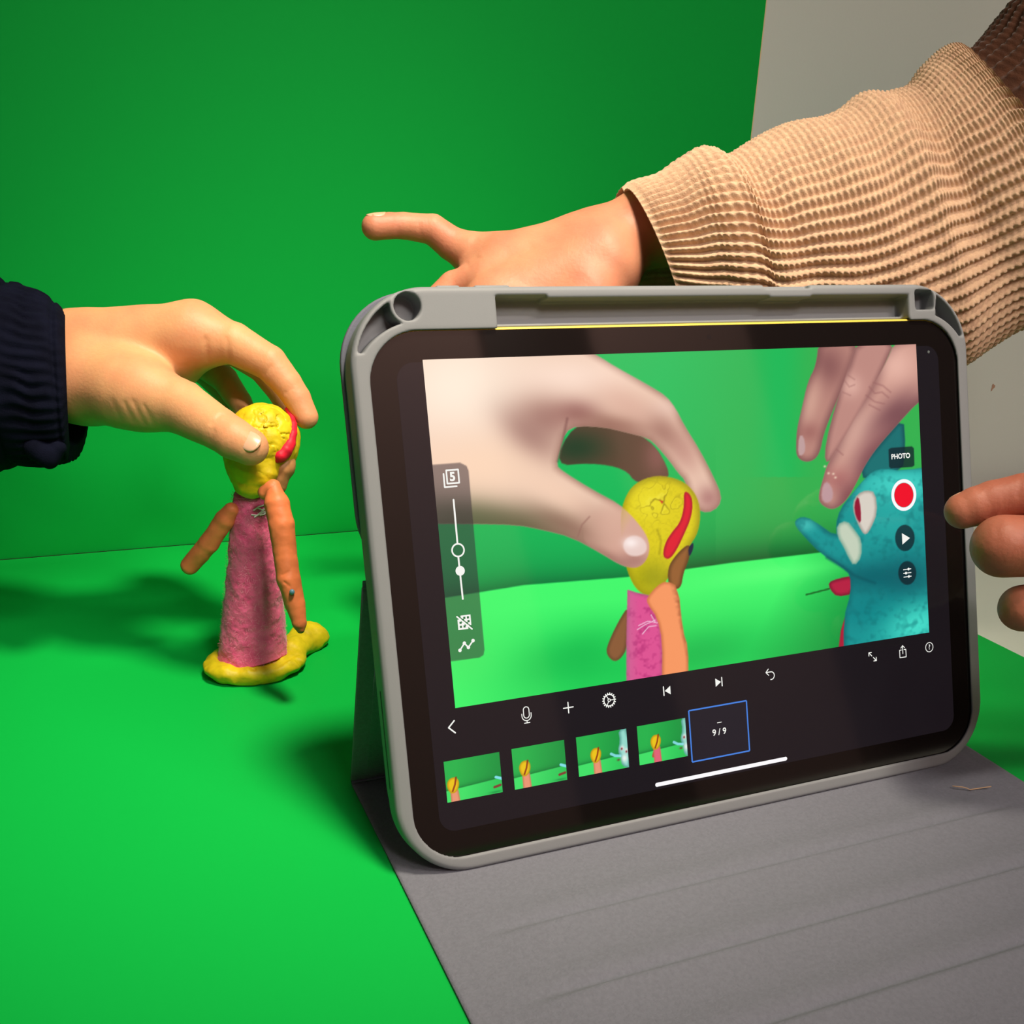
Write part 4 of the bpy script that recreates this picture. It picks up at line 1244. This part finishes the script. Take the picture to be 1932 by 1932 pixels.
M_KNIT = knit_mat('cream_knit', (0.64, 0.43, 0.275), (0.54, 0.34, 0.22))
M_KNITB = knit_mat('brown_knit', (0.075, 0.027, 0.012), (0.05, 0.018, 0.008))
ksec = [((1172, 349), (1292, 640), 486), ((1200, 336), (1320, 650), 486), ((1240, 322), (1352, 660), 486), ((1278, 296), (1385, 680), 486), ((1312, 286), (1415, 700), 486), ((1350, 296), (1450, 716), 487),
        ((1440, 258), (1540, 745), 488), ((1560, 220), (1660, 745), 489), ((1612, 188), (1730, 725), 489), ((1650, 174), (1785, 700), 489), ((1696, 170), (1850, 665), 488), ((1732, 132), (1945, 625), 486), ((1772, 98), (2060, 590), 484), ((1806, 88), (2150, 560), 482), ((1832, 92), (2215, 520), 480)]


def knit(secs, ns, na, nrib, pitch, cuff_len, ratio, seed):
    P, N, s, a, Cs = sleeve_grid(secs, ns, na, ratio)
    sg, ag = np.meshgrid(s, a, indexing='ij')
    ph = ag * nrib / (2 * math.pi) + .25 * vnoise(np.stack([sg * .5, ag * 12, sg * 0 + seed], -1), 8)
    u = ph - np.floor(ph)                                         # across one rib
    row = sg / pitch
    ridge = np.clip(np.cos(2 * math.pi * (u - .5)), -1, 1)
    side = np.where(u < .5, 1, -1)
    st = np.cos(2 * math.pi * (row + side * (u - .5) * 2.1))      # slanting stitch legs, mirrored across the rib
    st2 = np.cos(2 * math.pi * (row + .5))
    bulk = 1.0 - .75 * np.exp(-(sg / cuff_len) ** 4)
    h = 1.45 * (np.abs(ridge) ** .8 * np.sign(ridge)) + .50 * bulk * st * (.35 + .65 * np.abs(np.cos(math.pi * (u - .5)))) + .22 * bulk * st2 * (ridge < 0)
    h = h * np.clip(sg / 3.5, .1, 1)
    # folds rolling over the sleeve from the bulges on top
    front = np.sin(ag)
    fo = 0
    L = s[-1]
    for s0, sl, wd, am in folds:
        sc = s0 + sl * (1 - np.cos(ag)) * .5
        fo = fo + am * np.exp(-((sg - sc) / wd) ** 2)
    fo = fo + 1.6 * vnoise(np.stack([sg * .7, ag * 18, sg * 0 + seed], -1), 16)
    P = P + N * (h * .9 + fo - 2.2)[..., None]
    return P, Cs


folds = [(33, 26, 6, 1.4), (43, 30, 7, -1.6), (110, 22, 8, 2.2), (124, 30, 8, -1.6), (75, 40, 9, 1.2)]
NA = 660
P, Cs = knit(ksec, 620, NA, 66, 2.75, 26, .66, 3)
tan0 = (Cs[60] - Cs[0]) / np.linalg.norm(Cs[60] - Cs[0]); tan1 = (Cs[-1] - Cs[-60]) / np.linalg.norm(Cs[-1] - Cs[-60])
sK = np.linspace(0, 1, 620)[:, None]
far = ((P - Cs[:, None]) @ ROT[2]) / 30.0
P = P - (np.clip(far, 0, 1.4) * np.exp(-sK / .10) * 13)[..., None] * tan0 - (np.clip(-far, 0, 1.4) * np.exp(-(1 - sK) / .12) * 14)[..., None] * tan1
k_in = 12
inn = P[0] + (Cs[0] - P[0]) * np.linspace(.16, .012, k_in)[:, None, None] + (Cs[90] - Cs[0]) * np.linspace(1, 0, k_in)[:, None, None]
Pall = np.concatenate([inn, P], 0)
sl = mesh('sleeve', Pall.reshape(-1, 3) - O_B, grid_faces(NA, 620 + k_in, True), M_KNIT, pB)
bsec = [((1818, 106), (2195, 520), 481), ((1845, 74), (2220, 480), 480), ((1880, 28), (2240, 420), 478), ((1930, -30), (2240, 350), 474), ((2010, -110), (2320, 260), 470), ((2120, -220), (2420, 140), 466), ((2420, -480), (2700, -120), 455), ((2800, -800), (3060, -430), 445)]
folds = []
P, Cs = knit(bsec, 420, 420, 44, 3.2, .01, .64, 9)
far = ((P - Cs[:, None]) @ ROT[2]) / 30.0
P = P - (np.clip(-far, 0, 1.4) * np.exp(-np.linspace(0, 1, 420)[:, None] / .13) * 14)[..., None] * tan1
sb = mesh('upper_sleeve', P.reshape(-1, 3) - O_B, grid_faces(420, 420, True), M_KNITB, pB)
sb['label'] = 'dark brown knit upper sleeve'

# --- hand pointing at the screen from the right edge
K3 = 372 / F
def handC(P):
    d = 374.0
    idx_ = chain(P, [J(2120, 940, d - 8), J(1990, 926, d - 4), J(1930, 934, d - 2), J(1872, 945, d), J(1840, 955, d + 1), J(1817, 963, d + 2)], [52 * K3, 44 * K3, 40 * K3, 37.5 * K3, 37 * K3, 34.5 * K3], 3)
    mid_ = smin(chain(P, [J(2120, 1030, d - 6), J(2000, 1030, d - 10), J(1892, 1031, d - 10)], [54 * K3, 57 * K3, 57.5 * K3], 3), chain(P, [J(1892, 1031, d - 8), J(1940, 1042, d + 10), J(2010, 1050, d + 16)], [52 * K3, 46 * K3, 42 * K3], 3), 2)
    thb = chain(P, [J(2080, 1010, d + 18), J(1960, 1000, d + 18), J(1868, 1003, d + 14)], [44 * K3, 36 * K3, 24 * K3], 3)
    rin_ = smin(chain(P, [J(2120, 1130, d - 2), J(2010, 1140, d - 6), J(1930, 1148, d - 4)], [50 * K3, 46 * K3, 43 * K3], 3), chain(P, [J(1930, 1148, d - 2), J(1990, 1150, d + 14)], [40 * K3, 38 * K3], 2), 2)
    lit_ = chain(P, [J(2130, 1220, d + 4), J(2040, 1235, d + 2), J(1985, 1240, d + 8), J(2040, 1236, d + 20)], [44 * K3, 38 * K3, 35 * K3, 30 * K3], 2)
    palm = smin(cone(P, J(2120, 970, d), J(2420, 1030, d), 70 * K3, 84 * K3), cone(P, J(2130, 1150, d + 4), J(2420, 1110, d + 4), 76 * K3, 84 * K3), 12)
    palm = smin(palm, cone(P, J(2420, 1070, d), J(2720, 1085, d + 4), 100 * K3, 92 * K3), 14)
    palm = smin(palm, cone(P, J(2720, 1085, d + 4), J(3700, 1160, d + 30), 92 * K3, 150 * K3), 10)
    f = smin(smin(idx_, mid_, .7), smin(rin_, lit_, .7), .7)
    f = smin(f, thb, .6)
    f = smin(f, palm, 6)
    f = f + .25 * vnoise(P, 10)
    return creases(P, f, [((1884, 984), (1880, 1022), d - 21, .3, .5), ((1925, 905), (1922, 940), d - 10, .3, .5), ((1915, 1130), (1926, 1150), d - 12, .3, .5), ((1910, 1140), (1914, 1165), d - 12, .25, .5)])


lo = J(1770, 1010, 374) - np.array([14, 250, 120]); hi = J(3700, 1040, 390) + np.array([40, 240, 60])
V, Q = sdf_mesh(handC, lo, hi, .9)
O_C = J(2000, 1040, 374)
pC = mesh('person', V - O_C, Q, M_SKIN_C); pC.location = O_C * MM
tag(pC, 'hand at the right edge pointing its index finger at the tablet screen', 'person')
nail(pC, O_C, J(1820, 962, 376), J(1817, 963, 376) - J(1860, 949, 375), -ROT[1] * 1.0 + ROT[2] * .35 - ROT[0] * .4, 34.8 * K3, 9.0, 32, lift=.06, back=.64)

# ------------------------------------------------------------------ small things
M_LINT = mat('pale_fibre', (0.55, 0.36, 0.22), .8, .1)
lp = [(1797, 1483), (1806, 1484), (1816, 1485), (1824, 1487), (1830, 1490), (1842, 1488), (1856, 1486), (1870, 1484)]
LO = atz(1824, 1487, 2.4)
lt = tube('lint_fibre', [atz(x, y, 2.4 + .5 * math.sin(i)) for i, (x, y) in enumerate(lp)], .22, M_LINT, None, off=LO)
lt.location = LO * MM
tag(lt, 'tiny pale fibre lying on the grey case cover by the tablet corner', 'fibre')

sm = aty(1875, 731, wy(380)); sm2 = aty(1882, 722, wy(380))
M_SMUDGE = mat('brown_smudge', (0.42, 0.26, 0.18), .8, .1)
SMO = np.array([sm[0], wy(sm[0]) + 3.95, sm[2]])
V = []; n = 14
for z in (0, 1):
    for k in range(n):
        a_ = 2 * math.pi * k / n; r_ = 1.0 + .35 * math.sin(3 * a_ + 1)
        V.append((1.6 * r_ * math.cos(a_) + .5 * math.sin(a_), -.12 * z, 2.6 * r_ * math.sin(a_)))
Fc = [tuple(range(n, 2 * n)), tuple(reversed(range(n)))] + [(k, (k + 1) % n, n + (k + 1) % n, n + k) for k in range(n)]
so = mesh('smudge', np.array(V) + SMO, Fc, M_SMUDGE, w, smooth=False)
